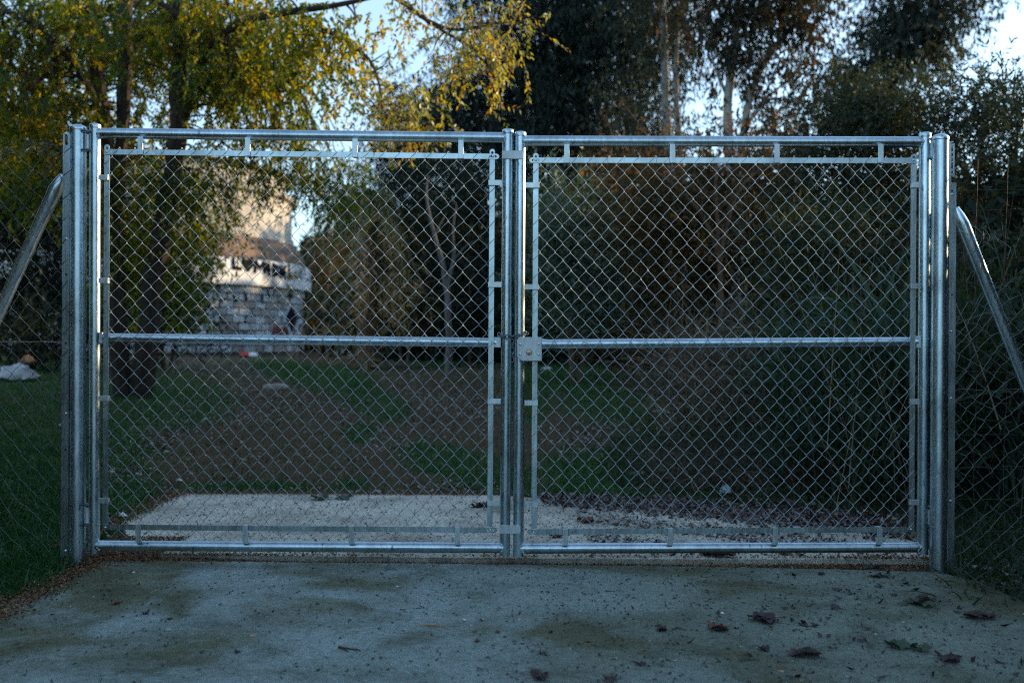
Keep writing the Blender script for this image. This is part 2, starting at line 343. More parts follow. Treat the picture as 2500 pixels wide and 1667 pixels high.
def link_raw(name, V, F, mat, parent=None, rnd=None, attr='rnd', smooth=False, kind=None):
    "fast path: V (n,3), F (m,k) numpy"
    V = np.asarray(V, np.float32); F = np.asarray(F, np.int32); k = F.shape[1]
    if parent is not None: V = V - np.array(parent.location if parent.parent is None else parent.parent.location, np.float32)
    me = bpy.data.meshes.new(name); me.vertices.add(len(V)); me.vertices.foreach_set('co', V.astype(np.float32).ravel())
    me.loops.add(F.size); me.loops.foreach_set('vertex_index', F.ravel())
    me.polygons.add(len(F)); me.polygons.foreach_set('loop_start', np.arange(0, F.size, k, dtype=np.int32))
    me.update(calc_edges=True)
    if rnd is not None:
        a = me.attributes.new(attr, 'FLOAT', 'FACE'); a.data.foreach_set('value', np.asarray(rnd, np.float32))
    me.materials.append(mat)
    if smooth: me.shade_smooth()
    o = bpy.data.objects.new(name, me); COL.objects.link(o)
    if parent is not None: o.parent = parent
    if kind: o['kind'] = kind
    return o
def unit(a): return a / (np.linalg.norm(a, axis=-1, keepdims=True) + 1e-9)

def leaves_mesh(P, d, s, L, Wd, fold=0.15):
    "one folded diamond per leaf"
    L = L[:, None]; Wd = Wd[:, None]; nrm = unit(np.cross(d, s))
    V = np.stack([P, P + d * L * 0.42 + s * Wd * 0.5 + nrm * Wd * fold, P + d * L, P + d * L * 0.42 - s * Wd * 0.5 + nrm * Wd * fold], 1)
    return V.reshape(-1, 3), np.arange(len(P) * 4).reshape(-1, 4)

def blades(roots, d0, L, Wd, droop, nseg=3, side=None):
    N = len(roots); t = np.linspace(0, 1, nseg + 1)
    if side is None: side = unit(np.cross(d0, rng.normal(size=(N, 3))))
    V = np.zeros((N, nseg + 1, 2, 3))
    for i, tt in enumerate(t):
        c = roots + d0 * (L * tt)[:, None] + np.array([0, 0, -1.0]) * (droop * L * tt * tt)[:, None]
        w = (Wd * 0.5 * (1 - tt ** 1.6) + 0.0004)[:, None]
        V[:, i, 0] = c - side * w; V[:, i, 1] = c + side * w
    idx = np.arange(N)[:, None] * (2 * (nseg + 1))
    F = np.concatenate([np.stack([idx[:, 0] + 2 * i, idx[:, 0] + 2 * i + 1, idx[:, 0] + 2 * i + 3, idx[:, 0] + 2 * i + 2], 1) for i in range(nseg)])
    return V.reshape(-1, 3), F

def clump_centres(ells):
    C = []; S = []
    for (px, py, D, rx, ry, rz, n) in ells:
        c = np.array(W(px, py, D)); a = unit(rng.normal(size=(n, 3))) * (rng.random((n, 1)) ** 0.4)
        C.append(c + a * np.array([rx / K * D, rz, ry / K * D]))
    return np.concatenate(C)
def sprays(C, per, sig, mode, tw, M, LL, LW, yellow=0.3, zmin=None, size_j=0.35):
    "C clump centres -> leaves. mode: droop / gum / bush"
    N = len(C) * per
    O = np.repeat(C, per, 0) + rng.normal(size=(N, 3)) * np.array(sig)
    cl = np.repeat(rng.random(len(C)), per)
    if mode == 'droop': d = unit(rng.normal(size=(N, 3)) * [0.65, 0.65, 0.35] + [0, 0, -0.9])
    elif mode == 'gum': d = unit(rng.normal(size=(N, 3)) * [0.8, 0.8, 0.5] + [0, 0, -0.5])
    else: d = unit(rng.normal(size=(N, 3)) + [0, 0, 0.5])
    tl = tw * (0.6 + 0.8 * rng.random(N))
    t = np.tile(np.linspace(0.1, 1, M), (N, 1)) + rng.normal(size=(N, M)) * 0.03
    side = unit(np.cross(d, rng.normal(size=(N, 3))))
    sg = np.where(np.arange(M) % 2 == 0, 1.0, -1.0)
    P = O[:, None] + d[:, None] * (tl[:, None] * t)[..., None]
    if mode == 'droop':
        ld = unit(side[:, None] * sg[None, :, None] * 0.8 + d[:, None] * 0.8 + [0, 0, -0.3] + rng.normal(size=(N, M, 3)) * 0.22)
    elif mode == 'gum':
        ld = unit(side[:, None] * sg[None, :, None] * 0.5 + d[:, None] * 0.3 + [0, 0, -0.9] + rng.normal(size=(N, M, 3)) * 0.35)
    else:
        ld = unit(side[:, None] * sg[None, :, None] * 0.6 + d[:, None] * 0.8 + rng.normal(size=(N, M, 3)) * 0.5)
    P = P.reshape(-1, 3); ld = ld.reshape(-1, 3); ls = unit(np.cross(ld, rng.normal(size=ld.shape)))
    n = len(P); sc = 1 + size_j * (rng.random(n) - 0.5) * 2
    V, F = leaves_mesh(P, ld, ls, LL * sc, LW * sc)
    r = np.clip(np.repeat(cl, M) * 0.55 + rng.random(n) * 0.45 + (yellow - 0.3), 0, 1)
    if zmin is not None:
        keep = P[:, 2] > zmin; r = r[keep]; V = V.reshape(-1, 4, 3)[keep].reshape(-1, 3); F = np.arange(len(V)).reshape(-1, 4)
    return V, F, r
def crown(parent, sets, mat, name='crown'):
    Vs, Fs, Rs, o = [], [], [], 0
    for V, F, r in sets: Vs.append(V); Fs.append(F + o); Rs.append(r); o += len(V)
    return link_raw(name, np.concatenate(Vs), np.concatenate(Fs), mat, parent, np.concatenate(Rs))
def limbs(parent, polylines, mat, name='trunk', k=8):
    b = MB()
    for pts, r0, r1 in polylines:
        P = np.array([tuple(p) for p in pts], float)
        n = max(3, len(P) * 3); u = np.linspace(0, len(P) - 1, n); Q = np.stack([np.interp(u, range(len(P)), P[:, i]) for i in range(3)], 1)
        if len(P) > 2:
            for _ in range(2): Q[1:-1] = (Q[:-2] + Q[1:-1] * 2 + Q[2:]) / 4
        R = np.linspace(r0, r1, n); Q += rng.normal(size=Q.shape) * R[:, None] * 0.12; R = R * (1 + rng.normal(size=n) * 0.05)
        b.tube(Q, R, k if r0 > 0.03 else 4, cap=False)
    return b.build(name, mat, parent, smooth=True)
def twigs_to(C, nodes, frac, r0, r1, sag=0.15):
    "thin branches from the nearest limb node to some clump centres"
    out = []; nodes = np.array([tuple(p) for p in nodes])
    for c in C:
        if rng.random() > frac: continue
        d = np.linalg.norm(nodes - c, axis=1); j = int(np.argmin(d + rng.random(len(nodes)) * 0.4)); a = nodes[j]
        m = (a + c) / 2 + rng.normal(size=3) * 0.08 * d[j] + np.array([0, 0, sag * d[j]])
        out.append(([a, m, c], r0, r1))
    return out
def dens(poly, n=8):
    o = []
    for a, b in zip(poly[:-1], poly[1:]):
        for t in np.linspace(0, 1, n, endpoint=False): o.append(np.array(tuple(a)) * (1 - t) + np.array(tuple(b)) * t)
    o.append(np.array(tuple(poly[-1]))); return o

# ================================================================== GROUND
GRASS_E = [(60, 1170, 250, 290, 0), (340, 985, 190, 60, 0), (275, 1100, 85, 60, 0), (285, 1235, 95, 75, -0.5), (760, 925, 150, 26, 0.3), (880, 965, 95, 38, 0.5), (940, 1003, 55, 28, 0),
           (1100, 1130, 110, 34, 0.15), (1215, 1170, 85, 36, 0), (1300, 950, 45, 75, 0), (1390, 925, 110, 42, 0.1), (1500, 990, 130, 38, 0.1), (1560, 1150, 210, 52, 0), (1700, 1060, 150, 70, 0), (600, 1196, 130, 12, 0), (860, 1190, 40, 14, 0), (880, 1060, 40, 22, 0), (1900, 1180, 200, 60, 0), (2400, 1250, 120, 200, 0), (1100, 885, 80, 12, 0), (1420, 1200, 220, 12, 0)]
LIT_E = [(620, 985, 210, 42, -0.15), (430, 1050, 130, 32, -0.3), (300, 1150, 60, 40, 0), (640, 900, 210, 22, 0), (840, 1015, 130, 24, 0.45), (950, 1080, 60, 26, 0.3), (1110, 970, 120, 46, 0.2), (1200, 895, 150, 24, 0), (1480, 1075, 120, 40, 0), (1150, 1196, 80, 16, 0), (1650, 1228, 380, 13, 0.03), (2030, 1262, 260, 26, 0.1), (1020, 1010, 60, 30, 0), (2200, 1330, 120, 40, 0), (2430, 1450, 120, 90, 0), (700, 1208, 400, 6, 0)]
def mask(E, x, y, z):
    px, py = to_px(x, y, z); m = np.zeros_like(px)
    for cx, cy, rx, ry, a in E:
        dx, dy = px - cx, py - cy; u = dx * math.cos(a) + dy * math.sin(a); v = -dx * math.sin(a) + dy * math.cos(a)
        m = np.maximum(m, np.clip(1.45 - np.sqrt((u / rx) ** 2 + (v / ry) ** 2), 0, 1) * 1.15)
    return np.clip(m, 0, 1)
xs = np.concatenate([np.linspace(-400, -30, 14)[:-1], np.linspace(-30, -8, 22)[:-1], np.linspace(-8, 8, 240), np.linspace(8, 30, 22)[1:], np.linspace(30, 400, 14)[1:]])
ys = np.concatenate([np.linspace(-60, -4, 14)[:-1], np.linspace(-4, 16, 300), np.linspace(16, 60, 50)[1:], np.linspace(60, 700, 16)[1:]])
X, Y = np.meshgrid(xs, ys); Z = tz(X, Y)
rough = 0.010 * (rng.random(X.shape) - 0.5) + 0.012 * np.sin(X * 7.1 + np.sin(Y * 5)) * np.cos(Y * 6.3)
Z = Z + rough * smooth(2.2, 2.6, np.maximum(np.abs(X) - 0.0, Y + 0.05)) * (np.abs(X) < 30)
nx, ny = len(xs), len(ys)
idx = np.arange(nx * ny).reshape(ny, nx)
F = np.stack([idx[:-1, :-1], idx[:-1, 1:], idx[1:, 1:], idx[1:, :-1]], -1).reshape(-1, 4)
fx, fy = (X[:-1, :-1] + X[1:, 1:]) / 2, (Y[:-1, :-1] + Y[1:, 1:]) / 2
gm = np.where(fy > -CAM_D + 0.6, mask(GRASS_E, fx, np.maximum(fy, -CAM_D + 0.6), tz(fx, fy)), 0.5) * 0.5 - 0.02
ground = link_raw('ground', np.stack([X, Y, Z], -1).reshape(-1, 3), F, M_GROUND, None, gm.reshape(-1), 'green', True)
tag(ground, kind='structure')

def slab(name, outline, ztop, thick, mat):
    "outline: dense (x,y) polygon; slightly uneven top"
    me = bpy.data.meshes.new(name); bm = bmesh.new()
    vt = [bm.verts.new((x, y, ztop)) for x, y in outline]; vb = [bm.verts.new((x, y, ztop - thick)) for x, y in outline]
    bm.faces.new(vt); n = len(vt)
    for i in range(n): bm.faces.new((vt[i], vt[(i + 1) % n], vb[(i + 1) % n], vb[i]))
    bmesh.ops.recalc_face_normals(bm, faces=bm.faces); bm.to_mesh(me); bm.free(); me.materials.append(mat)
    o = bpy.data.objects.new(name, me); COL.objects.link(o); return tag(o, kind='structure')
def ragged(pts, step=0.03, amp=0.006):
    o = []
    for (a, b) in zip(pts, pts[1:] + pts[:1]):
        L = math.hypot(b[0] - a[0], b[1] - a[1]); m = max(2, int(L / step)) if L < 6 else 4
        for i in range(m):
            t = i / m; j = amp if L < 6 else 0
            o.append((a[0] + (b[0] - a[0]) * t + random.uniform(-j, j), a[1] + (b[1] - a[1]) * t + random.uniform(-j, j)))
    return o
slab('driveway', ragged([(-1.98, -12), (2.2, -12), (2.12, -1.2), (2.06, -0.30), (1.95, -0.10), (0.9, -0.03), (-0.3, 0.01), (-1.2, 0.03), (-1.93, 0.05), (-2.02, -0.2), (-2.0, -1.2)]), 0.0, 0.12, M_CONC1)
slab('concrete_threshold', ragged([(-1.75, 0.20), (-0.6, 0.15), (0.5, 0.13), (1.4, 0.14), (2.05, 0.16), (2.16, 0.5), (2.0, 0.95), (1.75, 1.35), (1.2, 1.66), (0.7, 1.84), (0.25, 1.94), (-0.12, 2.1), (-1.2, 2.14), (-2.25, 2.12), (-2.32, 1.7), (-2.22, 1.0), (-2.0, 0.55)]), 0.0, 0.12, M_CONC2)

# ================================================================== GATE
def empty_at(px, py, name, label, cat, group=None, y=0.0): return thing(name, G(px, py, y), label, cat, group)
def bar(parent, a, b, wpx, y, th, mat=M_FLAT, name='tension_bar', slots=(False, False)):
    "flat strip between picture points a and b; slotted rounded ends where asked"
    A, B = G(*a, y), G(*b, y); d = (B - A); L = d.length; d.normalize(); n = Vector((-d.z, 0, d.x)); w = wpx / K * CAM_D / 2
    mb = MB()
    def stadium(c, r, h, k=8):
        o = []
        for i in range(k + 1): t = -PI / 2 + PI * i / k; o.append(c + d * (h + r * math.cos(t)) + n * (r * math.sin(t)))
        for i in range(k + 1): t = PI / 2 + PI * i / k; o.append(c + d * (-h + r * math.cos(t)) + n * (r * math.sin(t)))
        return [(p.x, p.z) for p in o]
    a0, b0 = A, B; h = w * 1.4
    if slots[0]:
        c = A + d * (h + w); mb.ring(stadium(c, w, h), stadium(c, w * 0.42, h * 0.75), y - th / 2, y + th / 2); a0 = c + d * (h + w * 0.35)
    if slots[1]:
        c = B - d * (h + w); mb.ring(stadium(c, w, h), stadium(c, w * 0.42, h * 0.75), y - th / 2, y + th / 2); b0 = c - d * (h + w * 0.35)
    mb.prism([((a0 + n * w).x, (a0 + n * w).z), ((b0 + n * w).x, (b0 + n * w).z), ((b0 - n * w).x, (b0 - n * w).z), ((a0 - n * w).x, (a0 - n * w).z)], y - th / 2 - 0.0004, y + th / 2 + 0.0004)
    return mb.build(name, mat, parent)
def pipe(parent, a, b, r, name, mat=M_TUBE, y=0.0, k=28, flatends=False):
    mb = MB(); n = 14
    P = [G(a[0] + (b[0] - a[0]) * t, a[1] + (b[1] - a[1]) * t, y) for t in (np.concatenate([[0, .008, .02, .035, .05], np.linspace(.1, .9, n), [.95, .965, .98, .992, 1]]) if flatends else np.linspace(0, 1, 3))]
    R = r
    if flatends:
        R = np.array([1.12, 1.08, 0.92, 0.97, 1.0] + [1] * n + [1.0, 0.97, 0.92, 1.08, 1.12]) * r
    mb.tube(P, R, k); return mb.build(name, mat, parent, smooth=True)
def cap(parent, px, py, r, dome, name='cap', y=0.0, mat=M_POST, h=0.026):
    c = G(px, py, y); mb = MB()
    prof = [(r * 1.05, -h), (r * 1.07, -h * 0.9), (r * 1.06, -dome)] + [(r * 1.06 * math.cos(t), -dome + dome * math.sin(t)) for t in np.linspace(0.25, 1.45, 7)]
    mb.lathe(c, prof, 28); return mb.build(name, mat, parent, smooth=True)
def bolt(parent, px, py, y, r=0.006, name='bolt', mat=M_BOLT):
    c = G(px, py, y); mb = MB(); mb.lathe(c, [(r, 0), (r, -0.002), (r * 0.85, -0.0042), (r * 0.45, -0.0055)], 12, 'Y')
    return mb.build(name, mat, parent, smooth=True)
def weld(parent, pts, r=0.0035):
    mb = MB()
    for a, b in zip(pts[:-1], pts[1:]):
        for t in np.linspace(0, 1, 5):
            p = Vector(a) * (1 - t) + Vector(b) * t; p = p + Vector(rng.normal(size=3) * 0.0012)
            rr = r * random.uniform(0.7, 1.25)
            mb.lathe(p, [(rr * 0.5, -rr * 0.8), (rr, 0), (rr * 0.5, rr * 0.8)], 6)
    return mb.build('weld', M_WELD, parent, smooth=True)

def chain_mesh(parent, name, q, nu, nv, y, r=0.0013, depth=0.0078, mat=M_WIRE, jit=0.5, warp=None, kind='stuff', u0=0, keep=None):
    "woven diamond net: nu zig-zag wires between the four picture corners q = (top left, top right, bottom left, bottom right)"
    (ax, ay), (bx, by), (cx, cy), (dx, dy) = q
    jx = rng.normal(size=(nu + 2, nv + 2)) * jit; jy = rng.normal(size=(nu + 2, nv + 2)) * jit
    def at(u, v, off=0.0):
        s, t = u / nu, v / nv
        px = (ax * (1 - s) + bx * s) * (1 - t) + (cx * (1 - s) + dx * s) * t
        py = (ay * (1 - s) + by * s) * (1 - t) + (cy * (1 - s) + dy * s) * t
        i, j = int(round(u)), int(round(v)); px += jx[i, j]; py += jy[i, j]
        if warp: px, py = warp(px, py, s, t)
        return px, py
    mb = MB(); ov = 1.6
    for i in range(nu):
        pts = []
        for v in range(nv + 1):
            u = i if (v + i) % 2 == 0 else i + 1
            px, py = at(u, v); e = ov if u == i + 1 else -ov
            if i == 0 and u == 0: e = 0
            if i == nu - 1 and u == nu: e = 0
            if keep and not keep(px, py):
                if len(pts) > 3: mb.tube(pts, r, 5, cap=False)
                pts = []; continue
            if pts:
                qx, qy, qe = last
                back = (u == i + 1)           # going down-right lies behind, going down-left in front
                dd = depth if back else -depth
                for t, bulge in ((0.16, 0.35), (0.5, 0.0), (0.84, -0.35)):
                    mx = qx + qe + (px + e - qx - qe) * t; my = qy + (py - qy) * t
                    s_ = 1 if back else -1
                    pts.append(G(mx - s_ * bulge * 1.3, my + bulge * -1.0, y + dd * (1 if t == 0.5 else 0.55)))
            pts.append(G(px + e, py, y)); last = (px, py, e)
        if len(pts) > 3: mb.tube(pts, r, 5, cap=False)
    o = mb.build(name, mat, parent, smooth=True)
    if kind: o['kind'] = kind
    return o

RT = 0.0245; YM = -0.034
def wg_(px, py, s, t):
    e = min(1, 6 * s, 6 * (1 - s), 6 * t, 6 * (1 - t)); return px + e * 2.4 * math.sin(py * .017 + px * .006), py + e * (2.2 * math.sin(px * .013 + 1) + 1.6 * math.sin(px * .031 + py * .02))
def l_clip(parent, px, y_rail, y_bar, down=True):
    "strap from the rail forward and onto the tension bar"
    w = 13 / K * CAM_D; mb = MB()
    r1 = G(px, y_rail); b1 = G(px, y_bar + (7 if down else -8), YM)
    z0, z1 = sorted((r1.z + (-RT + 0.003 if down else RT - 0.003), b1.z))
    mb.box(((r1.x + b1.x) / 2, YM - 0.0115, (z0 + z1) / 2), (w, 0.0035, z1 - z0))
    ze = z1 - 0.0018 if down else z0 + 0.0018
    mb.box((r1.x, (YM - 0.0115) / 2 - 0.001, ze), (w - 0.001, abs(YM) + 0.006, 0.0034))
    ze = z0 + 0.0018 if down else z1 - 0.0018
    mb.box((b1.x, YM + 0.001, ze + (-0.001 if down else 0.001)), (w - 0.001, 0.016, 0.0034))
    o = mb.build('clip', M_CLIP, parent, bevel=0.0008)
    return o
def side_clip(parent, x0, x1, py):
    h = 13 / K * CAM_D; a, b = G(x0, py, YM), G(x1, py, YM); mb = MB()
    mb.box(((a.x + b.x) / 2, YM - 0.0115, a.z), (abs(b.x - a.x), 0.0035, h))
    for e in (a, b): mb.box((e.x + (0.0018 if e is a else -0.0018), YM + 0.001, e.z), (0.0034, 0.018, h - 0.001))
    return mb.build('clip', M_CLIP, parent, bevel=0.0008)
def end_plate(parent, x0, x1, y0, y1, yy=-0.012):
    a, b = G(x0, y0, yy), G(x1, y1, yy); mb = MB(); mb.box(((a.x + b.x) / 2, yy + 0.006, (a.z + b.z) / 2), (abs(b.x - a.x), 0.032, abs(a.z - b.z)))
    return mb.build('rail_end_plate', M_PLATE, parent, bevel=0.002)

# ---- left leaf
gl = empty_at(740, 1345, 'gate_leaf', 'left leaf of the galvanised chain link gate, held by the left post', 'gate leaf', 'leaves of the double gate')
pipe(gl, (232.6, 306), (229.8, 1349), 0.0255, 'hinge_stile')
cap(gl, 232.6, 301, 0.0255, 0.010)
pipe(gl, (1240, 320), (1232.4, 1354), 0.0252, 'meeting_stile')
cap(gl, 1240, 314.5, 0.0255, 0.008)
pipe(gl, (240, 325.5), (1234, 336.5), RT, 'top_rail')
pipe(gl, (236, 1331), (1228, 1336.5), RT, 'bottom_rail')
pipe(gl, (256, 824), (1212, 836), 0.0215, 'middle_rail', flatends=True)
end_plate(gl, 243, 252, 811, 838); end_plate(gl, 1204, 1223, 823, 848)
TB = 12.8
bar(gl, (261.5, 353), (257, 1292), TB, YM + .0027, 0.005, slots=(True, False))
bar(gl, (255, 371), (1219, 382.6), TB, YM - 0.0027, 0.005, slots=(False, True))
bar(gl, (1202, 364), (1196, 1296), TB, YM + .0027, 0.005, slots=(True, False))
bar(gl, (252, 1286), (1213, 1293.5), TB, YM - 0.0027, 0.005, slots=(False, True))
for x in (348, 608.5, 869, 1126): l_clip(gl, x, 326 + (x - 240) * .0105, 371 + (x - 255) * .0118, True)
for x in (343, 603, 860.5, 1118): l_clip(gl, x, 1331 + (x - 240) * .0055, 1286 + (x - 255) * .0075, False)
for yy in (434, 685, 972, 1221): side_clip(gl, 243, 266.5, yy)
for yy in (447, 695, 979, 1226.5): side_clip(gl, 1192.5 - (yy - 447) * .004, 1225.5 - (yy - 447) * .005, yy)
for b_ in ((260, 370.5), (1203, 382.5), (257, 1287), (1197, 1293)): bolt(gl, *b_, YM - 0.0055, 0.0052)
chain_mesh(gl, 'chain_link_mesh', ((253.5, 360), (1209, 371), (250, 1311), (1202, 1319)), 50, 45, YM, jit=.8, warp=wg_)
weld(gl, [G(243, 314, -0.02), G(238, 326, -0.026), G(243, 338, -0.02)]); weld(gl, [G(1228, 326, -0.02), G(1234, 337, -0.026), G(1228, 349, -0.02)])
weld(gl, [G(241, 1319, -0.02), G(235, 1331, -0.026), G(242, 1343, -0.02)]); weld(gl, [G(1222, 1325, -0.02), G(1230, 1337, -0.026), G(1223, 1349, -0.02)])
weld(gl, [G(241.5, 812, -0.02), G(241, 838, -0.02)], 0.003)
# ---- right leaf
gr = empty_at(1760, 1345, 'gate_leaf', 'right leaf of the chain link gate with the square lock box', 'gate leaf', 'leaves of the double gate')
pipe(gr, (1270.6, 326), (1265.4, 1357), 0.0252, 'meeting_stile')
cap(gr, 1270.6, 320.7, 0.0255, 0.008)
pipe(gr, (2258, 328), (2252, 1352), 0.0262, 'hinge_stile')
cap(gr, 2258, 323, 0.0262, 0.007)
pipe(gr, (1277, 344.5), (2254, 347), RT, 'top_rail')
pipe(gr, (1270, 1338), (2250, 1335), RT, 'bottom_rail')
pipe(gr, (1322, 839.5), (2238, 834), 0.0215, 'middle_rail', flatends=True)
end_plate(gr, 2236, 2247, 820, 849)
bar(gr, (1308.5, 374), (1303.5, 1302), TB, YM + .0027, 0.005, slots=(True, False))
bar(gr, (1292, 391.5), (2236, 392.5), TB, YM - 0.0027, 0.005, slots=(True, False))
bar(gr, (2231, 376), (2225, 1297), TB, YM + .0027, 0.005, slots=(True, False))
bar(gr, (1287, 1298), (2232, 1291.6), TB, YM - 0.0027, 0.005, slots=(True, False))
for x in (1383, 1639.5, 1893, 2145): l_clip(gr, x, 345.3, 392, True)
for x in (1379.5, 1634.5, 1888.5, 2142.5): l_clip(gr, x, 1338 - (x - 1270) * .003, 1298 - (x - 1287) * .0067, False)
for yy in (453, 700.5, 983, 1231): side_clip(gr, 1282 - (yy - 453) * .003, 1316.5 - (yy - 453) * .006, yy)
for yy in (453, 699, 980, 1225): side_clip(gr, 2224 - (yy - 453) * .006, 2246 - (yy - 453) * .006, yy)
for b_ in ((1308, 391), (2230.5, 391), (1302.5, 1298.5), (2224, 1291.5)): bolt(gr, *b_, YM - 0.0055, 0.0052)
chain_mesh(gr, 'chain_link_mesh', ((1300, 380), (2238, 381), (1296, 1325), (2231, 1318)), 50, 44, YM, jit=.8, warp=wg_)
weld(gr, [G(1283, 332, -0.02), G(1276, 345, -0.026), G(1283, 358, -0.02)]); weld(gr, [G(2247, 334, -0.02), G(2254, 347, -0.026), G(2247, 360, -0.02)])
weld(gr, [G(1278, 1326, -0.02), G(1271, 1338, -0.026), G(1279, 1350, -0.02)]); weld(gr, [G(2240, 1323, -0.02), G(2247, 1335, -0.026), G(2242, 1348, -0.02)])
# lock box
LY = -0.062
o1 = [(1268, 823), (1322, 823), (1322, 880.5), (1273, 880.5), (1262, 870), (1262, 830)]
mb = MB(); mb.prism([(G(x, y).x, G(x, y).z) for x, y in o1], LY, -0.012); box = mb.build('lock_box', M_PLATE, gr, bevel=0.0025)
for q in ((1270, 840), (1315, 839.5), (1270, 864.5), (1315, 864.5)): bolt(box, *q, LY + 0.0005, 0.0062, 'rivet')
mb = MB(); c = G(1291.5, 860, LY); mb.lathe(c, [(0.0148, 0.001), (0.0148, -0.0015), (0.0128, -0.0015)], 24, 'Y'); mb.build('cylinder_collar', M_DARKSTEEL, box, smooth=True)
mb = MB(); mb.lathe(c, [(0.0125, 0.001), (0.0125, -0.003), (0.0118, -0.0035)], 24, 'Y'); mb.build('lock_cylinder', M_BRASS, box, smooth=True)
mb = MB(); mb.lathe(Vector((c.x - 0.0008, c.y - 0.0037, c.z - 0.003)), [(0.0024, 0.001), (0.0024, -0.0005)], 10, 'Y'); mb.box((c.x - 0.0008, c.y - 0.0038, c.z - 0.0075), (0.002, 0.0015, 0.008)); mb.build('keyhole', M_BLACK, box)
# ---- stop plates welded between the stiles (fixed to the left leaf)
for (x0, y0, x1, y1) in ((1225.5, 368, 1277.5, 388.5), (1220.5, 1281, 1271, 1302)):
    mb = MB(); a, b = G(x0, y0, -0.03), G(x1, y1, -0.03); h = abs(a.z - b.z) / 2; zc = (a.z + b.z) / 2; o = [(a.x, zc + h), (a.x, zc - h)]
    for i in range(9): t = -PI / 2 + PI * i / 8; o.append((b.x - h * 0.4 + h * 0.4 * math.cos(t), zc + h * math.sin(t)))
    mb.prism(o, -0.0325, -0.0275); mb.build('stop_plate', M_PLATE, gl, bevel=0.001)

# ---- posts
def post(px0, py0, px1, py1, y, label, r=0.0365):
    o = empty_at(px1, py1, 'gate_post', label, 'gate post', 'posts the gate hangs on', y)
    pipe(o, (px0, py0 + 8), (px1, py1 + 12), r * (CAM_D + y) / CAM_D, 'tube', M_POST, y, 36)
    cap(o, px0, py0, r * (CAM_D + y) / CAM_D, 0.020, y=y, h=0.031)
    return o
pl = post(191, 304, 188.5, 1368, 0.0, 'left gate post, galvanised tube with domed cap beside the sloping brace')
pr = post(2296, 327, 2289, 1392, -0.06, 'right gate post, galvanised tube with domed cap next to the perforated strip')
def hinge(parent, cx, y0, y1, postx, stilex, y):
    h = tag(bpy.data.objects.new('hinge', None)); COL.objects.link(h); h.parent = parent
    a, b = G(cx, y0 + 8, y), G(cx, y1 - 4, y); mb = MB(); mb.tube([a, b], 0.010, 14); mb.build('hinge_barrel', M_PLATE, h, smooth=True)
    for yy in (y0, y1):
        mb = MB(); p, s = G(postx, yy, y), G(stilex, yy, y)
        pts = [p + Vector((0, -0.016, 0)), G(cx, yy, y) + Vector((0, -0.022, 0)), s + Vector((0, -0.008, 0)), s + Vector((0, 0.012, 0)), G(cx, yy, y) + Vector((0, 0.02, 0)), p + Vector((0, 0.016, 0))]
        mb.tube(pts, 0.0042, 8); mb.build('hinge_strap', M_DARKSTEEL, h, smooth=True)
hinge(pl, 214, 321, 367, 203, 221, -0.012); hinge(pl, 213, 1231, 1280, 200, 220, -0.012)
hinge(pr, 2275, 340, 388, 2283, 2268, -0.03); hinge(pr, 2270, 1236, 1284, 2279, 2263, -0.03)

# ---- perforated / plain strips on the outer sides of the posts
def disc(px, py, y, r, hole=True):
    mb = MB(); c = G(px, py, y); mb.lathe(c, [(r, 0.0005), (r, -0.0008)], 10, 'Y'); return mb
sp = empty_at(159, 1350, 'fastening_strip', 'bolted steel strip standing against the left gate post', 'metal strip', 'fastening strips beside the posts')
bar(sp, (163, 322), (157, 1357), 17, -0.030, 0.005, name='strip', slots=(True, False))
for q in ((161, 327), (161.8, 583), (160.5, 1009), (159.5, 1344)): bolt(sp, *q, -0.0335, 0.0062)
for q in ((161.5, 670), (160.8, 838), (159.8, 1097), (160.3, 1010)): disc(q[0], q[1], -0.0335, 0.005).build('hole', M_BLACK, sp)
sr = empty_at(2324, 1395, 'fastening_strip', 'bolted strip with punched holes at its top against the right gate post', 'metal strip', 'fastening strips beside the posts')
mb = MB(); YS = -0.03
def pb(x0, x1, y0, y1, yy=YS): a, b = G(x0, y0, yy), G(x1, y1, yy); mb.box(((a.x + b.x) / 2, yy, (a.z + b.z) / 2), (abs(b.x - a.x), 0.004, abs(a.z - b.z)))
pb(2315, 2322, 347, 452); pb(2327, 2330, 351, 432)
for y0, y1 in ((345, 348.5), (352, 356), (370, 374), (382.5, 385.5), (393.5, 397.5), (413, 416), (424.5, 429)): pb(2321.9, 2327.1, y0, y1)
mb.build('punched_plate', M_CLIP, sr)
bar(sr, (2326.5, 446), (2321, 1397), 16, -0.034, 0.004, name='strip')
for q in ((2324, 475), (2322.5, 809), (2322, 972), (2321, 1222)): bolt(sr, *q, -0.0365, 0.0058)
for q in ((2324.5, 466), (2324, 719)): disc(q[0], q[1], -0.0365, 0.0045).build('hole', M_BLACK, sr)

# ---- sloping braces
def brace(a, b, c, y, label, r=0.0285):
    o = thing('brace_pole', G(*c, y), label, 'brace pole', 'sloping braces of the gate posts')
    A, B, C = G(*a, y), G(*b, y), G(*c, y + 0.05); mb = MB(); d = (C - B)
    pts = [A, A + (B - A) * 0.5, B, B + d * 0.06, B + d * 0.14, B + d * 0.5, C]
    mb.tube(pts, np.array([0.6, 0.95, 1.12, 1.08, 1.0, 1.0, 1.0]) * r, 24, flat=1.0); mb.build('pole', M_TUBE, o, smooth=True); return o
brace((155, 428), (136, 462), (-170, 1125), 0.03, 'sloping brace tube running down left from the left gate post')
brace((2332, 508), (2350, 548), (2690, 1400), 0.03, 'sloping brace tube running down right from the right gate post')

